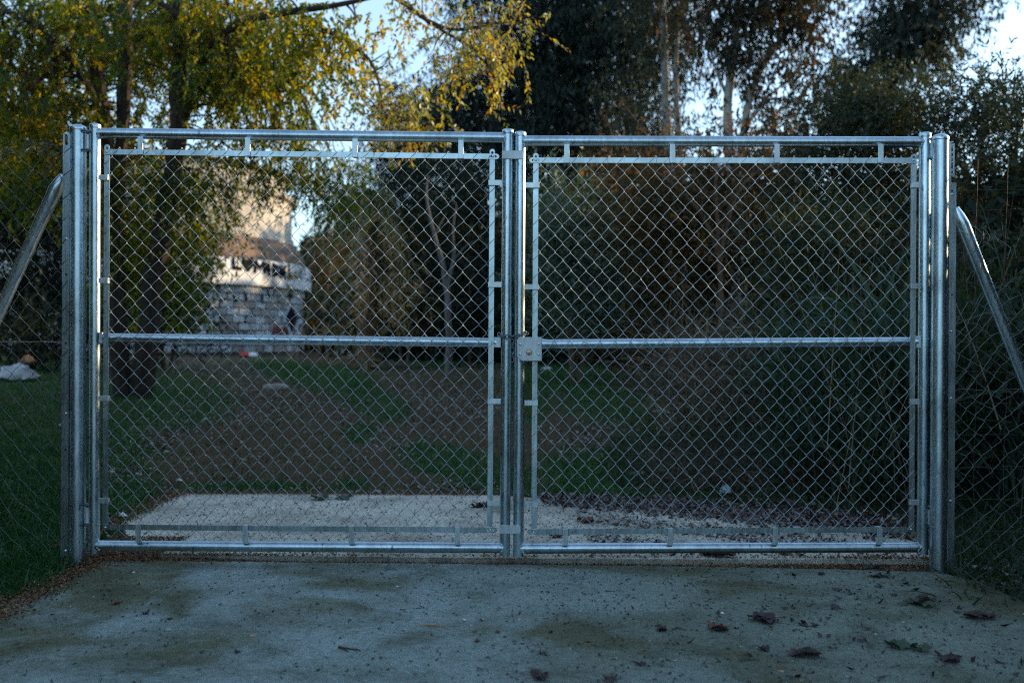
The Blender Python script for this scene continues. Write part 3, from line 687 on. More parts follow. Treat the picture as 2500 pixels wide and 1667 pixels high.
# ---- chain between the stiles
ch = empty_at(1250, 830, 'chain', 'short steel chain looped round the two middle stiles above the lock box', 'chain')
def chain_link(p, d, up, parent, L=0.030, w=0.0085, r=0.0024):
    d = Vector(d).normalized(); up = Vector(up).normalized(); n = d.cross(up).normalized(); pts = []
    for i in range(20):
        t = 2 * PI * i / 20; pts.append(Vector(p) + d * (math.cos(t) * w + math.copysign(L / 2 - w, math.cos(t)) * min(1, abs(math.cos(t)) * 4)) + n * (math.sin(t) * w))
    pts.append(pts[0]); pts.append(pts[1]); mb = MB(); mb.tube(pts, r, 6, cap=False); return mb.build('link', M_DARKSTEEL, parent, smooth=True)
loop = [(1216, 815, 0.0), (1222, 820, -0.028), (1233, 822, -0.034), (1244, 821.5, -0.033), (1256, 820.5, -0.034), (1268, 819, -0.034), (1278, 816, -0.030), (1284, 812, -0.018), (1287, 816, 0.0)]
for i, (a, b) in enumerate(zip(loop[:-1], loop[1:])):
    A, B = G(a[0], a[1], a[2]), G(b[0], b[1], b[2]); chain_link((A + B) / 2, B - A, (0, 0.2, 1) if i % 2 else (0, 1, 0.25), ch, (B - A).length + 0.008)
hang = [(1249, 829), (1251.5, 838), (1251, 849), (1252, 860), (1250.5, 871), (1251, 882)]
for i, (a, b) in enumerate(zip(hang[:-1], hang[1:])):
    A, B = G(*a, 0.0), G(*b, 0.0); chain_link((A + B) / 2, B - A, (1, 0.3, 0) if i % 2 else (0.2, 1, 0), ch, (B - A).length + 0.008, 0.007)

# ================================================================== SIDE FENCES
fl = thing('chain_link_fence', G(60, 1370, 0.0), 'left chain link fence with a ragged curling top edge over dark grass', 'fence')
def wl_(px, py, s, t): return px + 5 * math.sin(py * .013 + px * .02), py + 6 * math.sin(px * .045) * max(0, 1 - t * 3) + 4 * math.sin(px * .05 + py * .01)
chain_mesh(fl, 'wire_mesh', ((-620, 385), (171, 352), (-620, 1452), (165, 1342)), 34, 36, -0.03, 0.0013, 0.006, M_WIRE_OLD, 1.6, wl_)
mb = MB()
mb.tube([G(x, 835 + 3 * math.sin(x * .05) * (x > 90) * .4 + (160 - x) * -.006, -0.03) for x in range(-600, 162, 12)], 0.0014, 5); mb.build('line_wire', M_WIRE, fl, smooth=True)
mb = MB()
for k_ in range(22):
    x0 = random.uniform(-60, 150); y0 = 372 + random.uniform(-14, 10); a = random.uniform(-0.6, 0.9); L = random.uniform(14, 40)
    pts = [G(x0 + L * t * math.cos(a + t * 1.8 * random.choice((-1, 1))), y0 - L * t * math.sin(a + .4), -0.03 + random.uniform(-.01, .01)) for t in np.linspace(0, 1, 6)]
    mb.tube(pts, 0.0012, 4)
for off in (0, 6):
    mb.tube([G(x, 372 - off + 9 * math.sin(x * .06 + off) + (x - 0) * -0.22 * (x > 60) * .4, -0.03) for x in range(-80, 120, 6)], 0.0013, 4)
o = mb.build('loose_wire', M_WIRE_OLD, fl); o['kind'] = 'stuff'
# right chain link, sagging
fr_ = thing('chain_link_fence', G(2420, 1400, 0.0), 'right chain link fence sagging loose from its strip below the brace', 'fence')
def wr_(px, py, s, t):
    g = max(0, 1 - t * 1.25)
    return px + 9 * math.sin(py * .021 + px * .013) * g + 6 * math.sin(py * 0.05) * g, py + g * (16 * math.sin(px * .03 + 1) + 60 * s * (1 - s) * 2) + 5 * math.sin(px * .04 + py * .02)
chain_mesh(fr_, 'wire_mesh', ((2316, 738), (2900, 560), (2312, 1392), (2900, 1560)), 27, 31, -0.03, 0.0013, 0.006, M_WIRE_OLD, 2.6, wr_)
mb = MB()
for k_ in range(16):
    x0 = random.uniform(2340, 2500); y0 = random.uniform(540, 700); pts = [G(x0 + 30 * math.sin(t * 3 + k_), y0 + t * random.uniform(30, 70), -0.03 + 0.02 * math.sin(t * 5 + k_)) for t in np.linspace(0, 1, 8)]
    mb.tube(pts, 0.0011, 4)
mb.tube([G(x, 952 + 2 * math.sin(x * .05), -0.02) for x in range(2318, 2900, 12)], 0.0013, 4)
o = mb.build('loose_wire', M_WIRE_OLD, fr_); o['kind'] = 'stuff'
# welded mesh fence behind, right
fw = thing('welded_wire_fence', on_ground(2430, 1370), 'rusty welded wire fence with square openings in front of the reeds at right', 'fence')
mb = MB(); yy = 0.38
for zz in (1.82, 1.72, 1.60, 1.48, 1.36, 1.20, 1.05, 0.9, 0.74, 0.58, 0.42, 0.26, 0.1):
    mb.tube([Vector((x, yy + 0.01 * math.sin(x * 9), zz + 0.006 * math.sin(x * 7 + zz * 5))) for x in np.linspace(2.12, 4.6, 26)], 0.0013, 4)
for x in np.arange(2.2, 4.6, 0.152):
    mb.tube([Vector((x + 0.008 * math.sin(z * 6 + x), yy, z)) for z in np.linspace(0.0, 1.98, 12)], 0.0013, 4)
o = mb.build('wire_grid', M_RUST, fw); o['kind'] = 'stuff'
for x in (2.16, 4.55):
    mb = MB(); mb.tube([Vector((x, yy + 0.02, -0.1)), Vector((x, yy + 0.02, 2.0))], 0.012, 8); mb.build('post', M_RUST, fw, smooth=True)

# ================================================================== ROUND BUILDING
BD = 48.0; bc = W(300, 833, BD); bz = float(tz(bc.x, bc.y))
def elev(py, D=BD): return CAM_H + (833.5 - py) / K * D
bl = thing('round_building', (bc.x, bc.y, bz), 'old round masonry tower base with whitewashed graffiti band behind the left tree', 'building')
R0 = 8.55
def drum(name, mat, prof, parent=bl, k=96):
    mb = MB(); mb.lathe((bc.x, bc.y, 0), prof, k); return mb.build(name, mat, parent, smooth=True)
zb0, zb1 = elev(716), elev(655)
drum('wall', M_MORTAR, [(R0, bz - 0.5), (R0, zb0)])
drum('band', M_BAND, [(R0 + 0.1, zb0 + 0.02), (R0 + 0.34, zb0 + 0.07), (R0 + 0.36, zb1 - 0.12), (R0 + 0.22, zb1)])
drum('step_ring', M_BRICKY, [(R0 + 0.15, zb1 + 0.01), (R0 + 0.05, zb1 + 0.05), (R0 - 0.05, elev(622)), (R0 - 0.45, elev(603))])
drum('upper_wall', M_UPPER, [(R0 - 0.55, elev(603) + .01), (R0 - 0.5, elev(600)), (R0 - 0.52, elev(585)), (R0 - 0.62, elev(583)), (R0 - 0.62, elev(500))])
drum('moulding', M_UPPER, [(R0 - 0.6, elev(499)), (R0 - 0.35, elev(496)), (R0 - 0.3, elev(488)), (R0 - 0.55, elev(484))])
drum('attic_wall', M_UPPER, [(R0 - 0.9, elev(483)), (R0 - 0.9, elev(440))])
drum('roof', M_BRICKY, [(R0 - 0.5, elev(439)), (R0 - 0.45, elev(436)), (3.0, elev(415)), (0.3, elev(405))])
stone_me = []
for m in M_STONES:
    for v in range(2):
        mb = MB(); w = 0.30; h = 0.19
        prof = [(-w, -h * .9), (-w * .93, -h), (w * .94, -h * .96), (w, -h * .8), (w * .97, h), (-w * .98, h * .94)]
        V = [(0.0, x, z) for x, z in prof] + [(0.07 + 0.02 * v, x * 0.95, z * 0.93) for x, z in prof]
        mb.add(V, [tuple(range(6)), tuple(range(11, 5, -1))] + [(i, (i + 1) % 6, (i + 1) % 6 + 6, i + 6) for i in range(6)])
        me = bpy.data.meshes.new('stone_block'); me.from_pydata(np.concatenate(mb.V).tolist(), [], mb.F)
        bm = bmesh.new(); bm.from_mesh(me); bmesh.ops.recalc_face_normals(bm, faces=bm.faces); bm.to_mesh(me); bm.free(); me.materials.append(m); stone_me.append(me)
ncrs = 9
for c_ in range(ncrs):
    z = bz + 0.12 + c_ * (zb0 - bz - 0.1) / ncrs + 0.17
    stp = 0.62 / R0
    a = -2.15 + (c_ % 2) * stp / 2
    while a < 0.06:
        o = bpy.data.objects.new('stone_block', random.choice(stone_me)); COL.objects.link(o); o.parent = bl
        o.matrix_local = Matrix.Translation((R0 * math.cos(a), R0 * math.sin(a), z - bz)) @ Matrix.Rotation(a + random.uniform(-.01, .01), 4, 'Z')
        o.scale = (random.uniform(.6, 1.2), random.uniform(.9, 1.0), random.uniform(.9, 1.0) * (zb0 - bz) / ncrs / 0.41)
        a += stp
# graffiti : strokes laid on the drum, given by picture x, y
def cyl_pt(px, py, R):
    ang = (px - 1250) / K; camp = Vector((0, -CAM_D)); d = Vector((ang, 1.0)).normalized(); c = Vector((bc.x, bc.y)) - camp
    tca = c.dot(d); d2 = c.length_squared - tca * tca; th = math.sqrt(max(0.0, R * R - d2)); t = tca - th; p = camp + d * t
    D = p.y + CAM_D; return Vector((p.x, p.y, CAM_H + (833.5 - py) / K * D))
def strokes(name, lines, R, mat, width):
    mb = MB()
    for ln in lines:
        P = [cyl_pt(x, y, R) for x, y in ln]
        for a, b in zip(P[:-1], P[1:]):
            d = (b - a).normalized(); r = Vector((a.x - bc.x, a.y - bc.y, 0)).normalized(); n = d.cross(r).normalized() * width / 2; a = a - d * width * .35; b = b + d * width * .35
            mb.add([tuple(a + n), tuple(b + n), tuple(b - n), tuple(a - n), tuple(a + n - r * .02), tuple(b + n - r * .02), tuple(b - n - r * .02), tuple(a - n - r * .02)], [(0, 1, 2, 3), (4, 7, 6, 5), (0, 4, 5, 1), (1, 5, 6, 2), (2, 6, 7, 3), (3, 7, 4, 0)])
    return mb.build(name, mat, bl)
RB = R0 + 0.385
for ltr in ([[(569, 633), (571, 657), (588, 659)]], [[(597, 640), (604, 660), (612, 650)], [(592, 636), (598, 646), (606, 640), (614, 634), (618, 646), (606, 662), (592, 642)], [(598, 642), (612, 642)], [(598, 650), (612, 650)]],
    [[(623, 666), (625, 641), (634, 658), (644, 643), (646, 668)]], [[(651, 646), (649, 660), (659, 661)], [(657, 645), (657, 674)]],
    [[(667, 648), (668, 675), (679, 671), (672, 662), (679, 655), (667, 648)]], [[(686, 654), (686, 680)], [(697, 655), (687, 667), (698, 682)], [(683, 667), (697, 668)]], [[(705, 652), (706, 684), (713, 679), (706, 670)]],
    [[(535, 636), (537, 656), (548, 650)]], [[(505, 634), (508, 655)]], [[(520, 633), (514, 652)]]):
    strokes('graffiti_letter', ltr, RB, M_PAINT, 0.15)
strokes('faint_graffiti', [[(726, 662), (729, 684)], [(732, 664), (737, 684), (741, 668)], [(728, 676), (735, 676)]], RB, M_PAINTBLUE, 0.07)
strokes('graffiti_face', [[(712, 757), (701, 779), (713, 804), (724, 781), (712, 757)], [(711, 765), (707, 780), (714, 795), (719, 780), (712, 770)], [(712, 770), (712, 796)], [(708, 785), (717, 785)]], R0 + 0.115, M_PAINT, 0.20)
strokes('graffiti_outline', [[(706, 752), (694, 778), (708, 812)], [(722, 754), (731, 780), (722, 806)]], R0 + 0.11, M_PAINTBLUE, 0.14)
strokes('red_graffiti', [[(668, 816), (672, 804), (679, 801), (685, 810), (687, 818)], [(687, 812), (693, 803), (699, 803), (703, 816)], [(674, 812), (682, 812)]], R0 + 0.115, M_PAINTRED, 0.18)
strokes('graffiti_arrow', [[(702, 726), (708, 716), (715, 728)], [(708, 716), (709, 734)]], R0 + 0.11, M_PAINT, 0.12)
for ln in ([(655, 712), (656, 728)], [(640, 724), (641, 742)], [(600, 722), (603, 735)], [(570, 724), (575, 738)]): strokes('paint_drip', [ln], R0 + 0.11, M_PAINT, 0.12)

# ================================================================== TREES AND SHRUBS
def g_at(px, D): p = W(px, 833, D); return Vector((p.x, p.y, float(tz(p.x, p.y))))
def base_line(px, D, py): g = g_at(px, D); return g
# ---- pepper tree, left
D1 = 14.0
t1 = thing('pepper_tree', g_at(310, D1), 'big pepper tree with forked dark trunks and yellow lit hanging leaves at upper left', 'tree')
gA = g_at(300, D1); gC = g_at(345, D1)
LA = [gA, W(285, 700, D1), W(268, 420, D1), W(245, 250, D1), W(228, 90, D1), W(205, -150, D1)]
LB = [W(280, 520, D1), W(300, 300, D1 - .3), W(312, 130, D1 - .4), W(306, 0, D1 - .5), W(325, -200, D1 - .5)]
LC = [gC, W(380, 640, D1 - .3), W(418, 450, D1 - .6), W(436, 330, D1 - .8), W(432, 230, D1 - .9), W(444, 130, D1 - 1), W(430, -60, D1 - 1)]
LD = [W(436, 340, D1 - .7), W(468, 205, D1 - 1.0), W(512, 105, D1 - 1.3), W(600, 45, D1 - 1.8), W(730, 28, D1 - 2.2), W(860, 6, D1 - 2.4), W(1010, -30, D1 - 2.8)]
LE = [W(725, 30, D1 - 2.2), W(830, 95, D1 - 2.4), W(905, 140, D1 - 2.6), W(935, 230, D1 - 2.8), W(930, 330, D1 - 2.9)]
LF = [W(900, -40, D1 - 3), W(985, 5, D1 - 3.4), W(1040, 52, D1 - 3.7), W(1110, 78, D1 - 3.9), W(1200, 60, D1 - 4.0), W(1310, 40, D1 - 4.1)]
LG = [W(1040, 52, D1 - 3.7), W(1130, 105, D1 - 3.8), W(1205, 150, D1 - 3.9), W(1240, 190, D1 - 3.9)]
LH = [W(500, 110, D1 - 1.3), W(420, 20, D1 - 1.4), W(250, -60, D1 - 1.6)]
LI = [W(245, 260, D1), W(180, 150, D1 - .4), W(90, 60, D1 - .9), W(-40, 10, D1 - 1.2)]
LJ = [W(445, 300, D1 - .8), W(520, 190, D1 - .9), W(610, 160, D1 - 1.0), W(700, 175, D1 - 1.2)]
limbs(t1, [(LA, .14, .085), (LB, .10, .09), (LC, .17, .07), (LD, .085, .018), (LE, .03, .008), (LF, .032, .008), (LG, .016, .006), (LH, .05, .02), (LI, .05, .015), (LJ, .035, .012)], M_BARK)
e_up = [(90, 120, D1 + .3, 200, 200, 1.2, 84), (350, 60, D1 + .9, 180, 150, .8, 56), (90, 310, D1 - .6, 150, 150, 1.0, 60), (560, 50, D1 - .9, 170, 100, 1.0, 52), (640, 140, D1 - .9, 150, 90, .9, 38), (340, 60, D1 - 1.2, 170, 130, .5, 20), (540, 180, D1 - 1.6, 120, 60, .4, 12),
        (590, 250, D1 - .2, 110, 90, .7, 16), (730, 70, D1 - 2.1, 130, 80, .7, 16), (350, 290, D1 + .5, 110, 90, .4, 16), (370, 170, D1 + .8, 60, 120, .3, 14), (690, 280, D1 - .8, 100, 60, .6, 8), (-60, 90, D1 - 1, 140, 160, 1, 26), (840, 80, D1 - 2.4, 90, 70, .5, 6), (800, 190, D1 - 2.3, 80, 50, .4, 4), (150, 30, D1 - .5, 120, 70, .8, 14)]
e_lo = [(580, 380, D1 - .6, 130, 40, .7, 14), (400, 430, D1 - .2, 150, 70, .6, 26), (330, 540, D1 + .2, 90, 120, 1.0, 28), (490, 500, D1 - .4, 80, 60, .7, 11), (420, 590, D1 + .6, 80, 90, .8, 18), (790, 400, D1 - .5, 70, 50, .5, 13), (830, 460, D1 - .3, 50, 40, .4, 7), (610, 440, D1 - .4, 70, 30, .4, 4), (330, 680, D1 + 1, 80, 70, .8, 16), (700, 370, D1 - .8, 90, 35, .5, 7), (60, 440, D1 - 1, 100, 40, .6, 10), (440, 690, D1 + 1, 40, 60, .5, 5)]
Cu, Cl = clump_centres(e_up), clump_centres(e_lo)
nodes = dens(LA[1:]) + dens(LB) + dens(LC[2:]) + dens(LD) + dens(LE) + dens(LH) + dens(LI) + dens(LJ)
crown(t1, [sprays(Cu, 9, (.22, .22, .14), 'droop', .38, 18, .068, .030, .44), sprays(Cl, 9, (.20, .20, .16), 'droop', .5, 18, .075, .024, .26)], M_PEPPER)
limbs(t1, twigs_to(Cu, nodes, .75, .016, .005) + twigs_to(Cl, nodes, .5, .014, .004), M_BARK, 'twigs', 4)['kind'] = 'stuff'
e_y = [(1010, 30, D1 - 3.5, 70, 30, .4, 5), (1140, 95, D1 - 3.8, 110, 60, .4, 11), (1210, 40, D1 - 4, 90, 40, .4, 8), (950, 250, D1 - 2.9, 85, 65, .5, 17), (1010, 310, D1 - 2.9, 70, 30, .4, 7), (1210, 175, D1 - 3.9, 90, 35, .3, 5), (910, 150, D1 - 2.7, 60, 50, .4, 4)]
Cy = clump_centres(e_y); nod2 = dens(LE) + dens(LF) + dens(LG)
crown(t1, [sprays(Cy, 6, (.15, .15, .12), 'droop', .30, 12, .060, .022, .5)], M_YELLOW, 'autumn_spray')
limbs(t1, twigs_to(Cy, nod2, .95, .012, .004, .05) + twigs_to(clump_centres(e_y), nod2, .6, .010, .003, .0), M_BROWNBARK, 'bare_twigs', 4)['kind'] = 'stuff'

def plant(kind_name, label, cat, px, D, ells, mat, mode, per, sig, tw, M, LL, LW, yellow=.3, trunks=(), bark=M_BARK, group=None, twig=.35, twr=.012, extra=()):
    t = thing(kind_name, g_at(px, D), label, cat, group)
    C = clump_centres(ells); C = C[C[:, 2] > tz(C[:, 0], C[:, 1])]
    if trunks:
        limbs(t, list(trunks), bark); nd = sum([dens(tr[0]) for tr in trunks], [])
        if twig: limbs(t, twigs_to(C, nd, twig, twr, twr * .3), bark, 'twigs', 4)['kind'] = 'stuff'
    zg = float(t.location.z)
    crown(t, [sprays(C, per, sig, mode, tw, M, LL, LW, yellow, zg)], mat, 'crown' if cat == 'tree' else 'foliage')
    return t
# ---- tall dark gum, centre
D2 = 27.0
plant('gum_tree', 'tall dark dense gum tree rising behind the middle of the gate', 'tree', 1420, D2,
      [(1300, 60, D2, 190, 190, 2.2, 90), (1420, 180, D2, 220, 190, 2.2, 110), (1560, 60, D2 - 1, 150, 150, 2, 60), (1200, 260, D2 + 1, 190, 110, 2, 70), (1380, 350, D2, 300, 90, 2, 80), (1060, 280, D2 + 2, 140, 70, 1.6, 30), (1400, -60, D2, 260, 120, 2.2, 60)], M_EUC, 'gum', 16, (.5, .5, .45), .9, 9, .19, .045, .2,
      [([g_at(1420, D2), W(1430, 500, D2), W(1420, 200, D2), W(1400, -200, D2)], .3, .12), ([W(1425, 420, D2), W(1330, 250, D2), W(1250, 60, D2)], .12, .05)])
plant('gum_tree', 'gum tree with a slim straight pale trunk right of the tall dark one', 'tree', 1625, 22,
      [(1610, 20, 22, 80, 50, 1.2, 16), (1550, 200, 22.5, 60, 110, 1.2, 14), (1600, 290, 22.5, 40, 60, 1, 6), (1620, -90, 22, 130, 70, 1.2, 24), (1590, 350, 22.6, 110, 40, 1, 10), (1650, 120, 22.4, 30, 60, .6, 4)], M_EUC, 'gum', 14, (.35, .35, .4), .8, 9, .15, .035, .3,
      [([g_at(1650, 22), W(1640, 520, 22), W(1628, 300, 22), W(1620, 120, 22), W(1612, -150, 22)], .13, .07), ([g_at(1690, 22.3), W(1665, 420, 22.3), W(1648, 230, 22.3), W(1655, 50, 22.3)], .09, .04)], M_PALEBARK)
D3 = 20.0
plant('gum_tree', 'open gum tree with two pale stems and orange lit branches over the right leaf', 'tree', 1790, D3,
      [(1790, 60, D3, 90, 80, 1.0, 20), (1900, 10, D3, 140, 40, 1.0, 22), (1960, 50, D3, 90, 40, .9, 8), (1770, 150, D3, 30, 50, .7, 4), (1830, 180, D3, 60, 60, .8, 6), (1930, 150, D3, 90, 40, .9, 6), (1930, 270, D3, 100, 50, 1, 9), (1800, -60, D3, 220, 60, 1.2, 30), (1860, 310, D3, 70, 30, .8, 4)], M_EUCRED, 'gum', 13, (.24, .24, .24), .45, 9, .135, .045, .30,
      [([g_at(1800, D3), W(1795, 480, D3), W(1772, 300, D3), W(1782, 180, D3), W(1800, 60, D3), W(1805, -120, D3)], .13, .045), ([g_at(1815, D3), W(1800, 400, D3), W(1830, 220, D3), W(1890, 110, D3), W(1975, 30, D3), W(2040, -30, D3)], .10, .03),
       ([W(1800, 340, D3), W(1860, 250, D3), W(1930, 190, D3)], .04, .015), ([W(1785, 260, D3), W(1745, 170, D3), W(1725, 60, D3)], .035, .012)], M_PALEBARK, twig=.8, twr=.018)
plant('gum_tree', 'dark gum tree against the sky at upper right', 'tree', 2180, 29,
      [(2230, 50, 29, 150, 60, 1.4, 34), (2290, 10, 29, 110, 50, 1.2, 18), (2170, 130, 29, 130, 70, 1.4, 34), (2090, 200, 29, 80, 50, 1.4, 14), (2230, -50, 29, 150, 60, 1.4, 24), (2260, 110, 29, 80, 60, 1.2, 12), (2050, 230, 29, 70, 70, 1.4, 12), (2150, 260, 29, 110, 60, 1.4, 20)], M_EUC, 'gum', 14, (.36, .36, .3), .7, 9, .17, .055, .34,
      [([g_at(2180, 29), W(2170, 500, 29), W(2165, 260, 29), W(2200, 100, 29), W(2230, -60, 29)], .2, .06)])
# ---- oleander-like bush at right
for (lab, px, D, ell) in (('tall narrow leaved bush showing bits of sky above the right post', 2150, 12.5, [(2130, 270, 12.5, 130, 100, .9, 36), (2050, 330, 12.5, 130, 90, .9, 36), (2200, 330, 12.2, 140, 90, .9, 40), (2120, 430, 12.2, 200, 90, .9, 50), (2150, 600, 12.2, 200, 130, .8, 50)]),
                          ('narrow leaved bush reaching the right edge of the picture', 2400, 11.0, [(2330, 245, 11.3, 90, 60, .7, 13), (2440, 290, 11, 110, 100, .8, 19), (2350, 340, 11, 110, 80, .8, 18), (2540, 330, 11, 90, 120, .8, 15), (2420, 450, 11, 150, 90, .8, 36), (2440, 620, 11, 160, 130, .8, 36)])):
    plant('bush', lab, 'bush', px, D, ell, M_OLEANDER, 'bush', 12, (.15, .15, .15), .32, 13, .066, .019, .3,
          [([g_at(px, D), W(px - 20, 500, D), W(px + 10, 250, D)], .05, .015), ([g_at(px + 20, D), W(px + 70, 500, D), W(px + 90, 260, D)], .05, .012), ([g_at(px - 20, D), W(px - 80, 520, D), W(px - 110, 330, D)], .05, .012)], M_BROWNBARK, twig=.6, twr=.010, group='narrow leaved bushes on the right')
# ---- shrubs behind the gate
SH = [('bush', 'rusty brown shrub with sun glow coloured into its leaves behind the right leaf', 1720, 15.5, [(1640, 520, 15.5, 150, 110, 1, 40), (1800, 500, 15.5, 150, 110, 1, 40), (1720, 680, 15.5, 190, 120, 1, 50), (1720, 830, 15.5, 200, 70, 1, 36), (1860, 400, 15.8, 120, 60, .8, 14), (1600, 430, 15.8, 140, 60, .8, 12)], M_BROWNLEAF, .30),
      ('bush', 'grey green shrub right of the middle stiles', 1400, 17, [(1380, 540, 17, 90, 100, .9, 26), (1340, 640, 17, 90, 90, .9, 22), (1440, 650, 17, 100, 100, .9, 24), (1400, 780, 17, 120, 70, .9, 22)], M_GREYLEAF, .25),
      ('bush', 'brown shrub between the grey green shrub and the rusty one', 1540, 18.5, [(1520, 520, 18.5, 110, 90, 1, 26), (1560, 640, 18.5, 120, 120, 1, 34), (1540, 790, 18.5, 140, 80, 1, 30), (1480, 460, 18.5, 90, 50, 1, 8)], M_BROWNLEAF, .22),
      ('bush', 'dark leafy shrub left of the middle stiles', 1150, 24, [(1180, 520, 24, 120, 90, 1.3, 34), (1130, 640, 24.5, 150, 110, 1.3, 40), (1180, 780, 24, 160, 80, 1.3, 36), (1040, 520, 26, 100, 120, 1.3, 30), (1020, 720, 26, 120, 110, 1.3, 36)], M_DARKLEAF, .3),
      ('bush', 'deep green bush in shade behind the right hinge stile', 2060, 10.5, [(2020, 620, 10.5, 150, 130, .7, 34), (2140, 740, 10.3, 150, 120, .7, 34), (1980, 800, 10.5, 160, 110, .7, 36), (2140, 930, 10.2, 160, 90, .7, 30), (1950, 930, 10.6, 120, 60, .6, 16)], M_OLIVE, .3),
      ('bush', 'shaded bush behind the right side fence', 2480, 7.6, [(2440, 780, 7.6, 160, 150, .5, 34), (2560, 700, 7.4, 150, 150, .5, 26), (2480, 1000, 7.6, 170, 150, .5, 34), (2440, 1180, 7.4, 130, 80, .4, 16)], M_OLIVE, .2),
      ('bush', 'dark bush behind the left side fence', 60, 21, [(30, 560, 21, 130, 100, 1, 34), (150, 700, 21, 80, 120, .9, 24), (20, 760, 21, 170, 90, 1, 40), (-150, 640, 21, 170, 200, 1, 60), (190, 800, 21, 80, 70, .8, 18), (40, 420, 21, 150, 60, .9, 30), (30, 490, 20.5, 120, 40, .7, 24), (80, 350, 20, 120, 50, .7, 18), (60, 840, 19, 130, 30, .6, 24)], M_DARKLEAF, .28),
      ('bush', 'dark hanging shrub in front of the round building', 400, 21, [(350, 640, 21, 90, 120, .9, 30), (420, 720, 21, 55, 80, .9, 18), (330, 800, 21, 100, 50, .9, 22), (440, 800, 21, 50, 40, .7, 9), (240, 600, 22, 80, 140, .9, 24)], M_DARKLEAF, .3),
      ('bush', 'dark tall bush closing the view above the palm', 980, 31, [(940, 420, 31, 80, 50, 1.4, 26), (1010, 370, 31, 90, 60, 1.4, 34), (1080, 410, 31, 90, 70, 1.4, 34), (1000, 520, 31, 120, 90, 1.4, 40), (1000, 680, 31, 120, 110, 1.4, 50)], M_DARKLEAF, .3),
      ('bush', 'brown shrub at the right foot of the round building', 800, 40, [(815, 660, 42, 38, 110, 1.2, 60), (805, 790, 42, 42, 50, 1.2, 34), (870, 800, 42, 50, 50, 1.2, 26)], M_BROWNLEAF, .3)]
for nm, lab, px, D, ell, mat, yel in SH:
    s = min(D / 15, 1.45)
    plant(nm, lab, 'bush', px, D, ell, mat, 'bush', 15, (.22 * s, .22 * s, .22 * s), .4 * s, 11, .085 * s ** .8, .028 * s ** .8, yel,
          [([g_at(px, D), W(px - 12, 760, D), W(px + 18, 600, D)], .05, .02), ([g_at(px + 15, D), W(px + 50, 700, D), W(px + 60, 560, D)], .04, .015)], M_BROWNBARK)
# brown bare twiggy branches across the shrubs
tw_ = thing('bare_tree', g_at(1750, 14.5), 'thin dark leaning bare tree behind the right leaf', 'tree')
lb = [([g_at(1760, 14.5), W(1762, 760, 14.5), W(1755, 600, 14.5), W(1700, 500, 14.5), W(1620, 430, 14.5), W(1540, 380, 14.5)], .045, .012), ([W(1758, 640, 14.5), W(1790, 470, 14.5), W(1870, 400, 14.5), W(1960, 380, 14.4)], .03, .008), ([W(1757, 620, 14.5), W(1745, 450, 14.5), W(1760, 330, 14.5)], .03, .008), ([W(1640, 440, 14.5), W(1580, 330, 14.5), W(1520, 250, 14.5)], .012, .004), ([W(1500, 350, 14.5), W(1480, 280, 14.5)], .008, .003)]
for _ in range(60):
    p = random.choice(dens(lb[random.randrange(3)][0])); q = np.array(p) + rng.normal(size=3) * [.35, .3, .25] + [0, 0, .25]; lb.append(([p, (np.array(p) + q) / 2 + rng.normal(size=3) * .04, q], .008, .003))
limbs(tw_, lb, M_BROWNBARK)
# ---- palm
DP = 24.0; tp = thing('palm_tree', g_at(900, DP), 'shaggy palm with drooping brown and green fronds beside the round building', 'palm tree')
pc = np.array(W(893, 480, DP))
limbs(tp, [([g_at(900, DP), W(895, 700, DP), W(885, 560, DP), tuple(pc)], .28, .24)], M_BROWNBARK)
n = 34; az = rng.random(n) * 2 * PI; up = rng.uniform(-.5, 1.1, n); d = unit(np.stack([np.cos(az), np.sin(az), up], 1)); Lf = rng.uniform(1.5, 3.8, n) * .46; dr = rng.uniform(.6, 2.2, n)
Vs, Fs, Rs, off = [], [], [], 0
for i in range(n):
    t = np.repeat(np.linspace(.12, 1, 30), 2); P = pc + d[i] * (Lf[i] * t)[:, None] + np.array([0, 0, -1]) * (dr[i] * Lf[i] * t * t)[:, None]
    tan = unit(d[i] + np.array([0, 0, -2]) * (dr[i] * t)[:, None]); sd = unit(np.cross(tan, [0, 0, 1.])) * np.where(np.arange(60) % 2, 1, -1)[:, None]
    ld = unit(sd * .8 + tan * .7 + [0, 0, -.25] + rng.normal(size=(60, 3)) * .1); ls = unit(np.cross(ld, rng.normal(size=(60, 3))))
    V, F = leaves_mesh(P, ld, ls, .52 * (1.15 - t * .7) * rng.uniform(.7, 1.2, 60), np.full(60, .045)); Vs.append(V); Fs.append(F + off); off += len(V); Rs.append(np.clip(rng.random(60) * .25 + rng.random() ** 1.5 * .85, 0, 1))
    V, F = blades(pc[None], d[i][None], Lf[i:i + 1], np.array([.05]), dr[i:i + 1], 8); Vs.append(V); Fs.append(F + off); off += len(V); Rs.append(np.full(len(F), .8))
V2, F2, R2 = sprays(pc + rng.normal(size=(26, 3)) * [.5, .5, 1.0] + [0.05, 0, -1.9], 9, (.3, .3, .3), 'droop', 1.0, 8, .35, .03, .45); Vs.append(V2); Fs.append(F2 + off); Rs.append(R2)
link_raw('fronds', np.concatenate(Vs), np.concatenate(Fs), M_PALM, tp, np.concatenate(Rs))
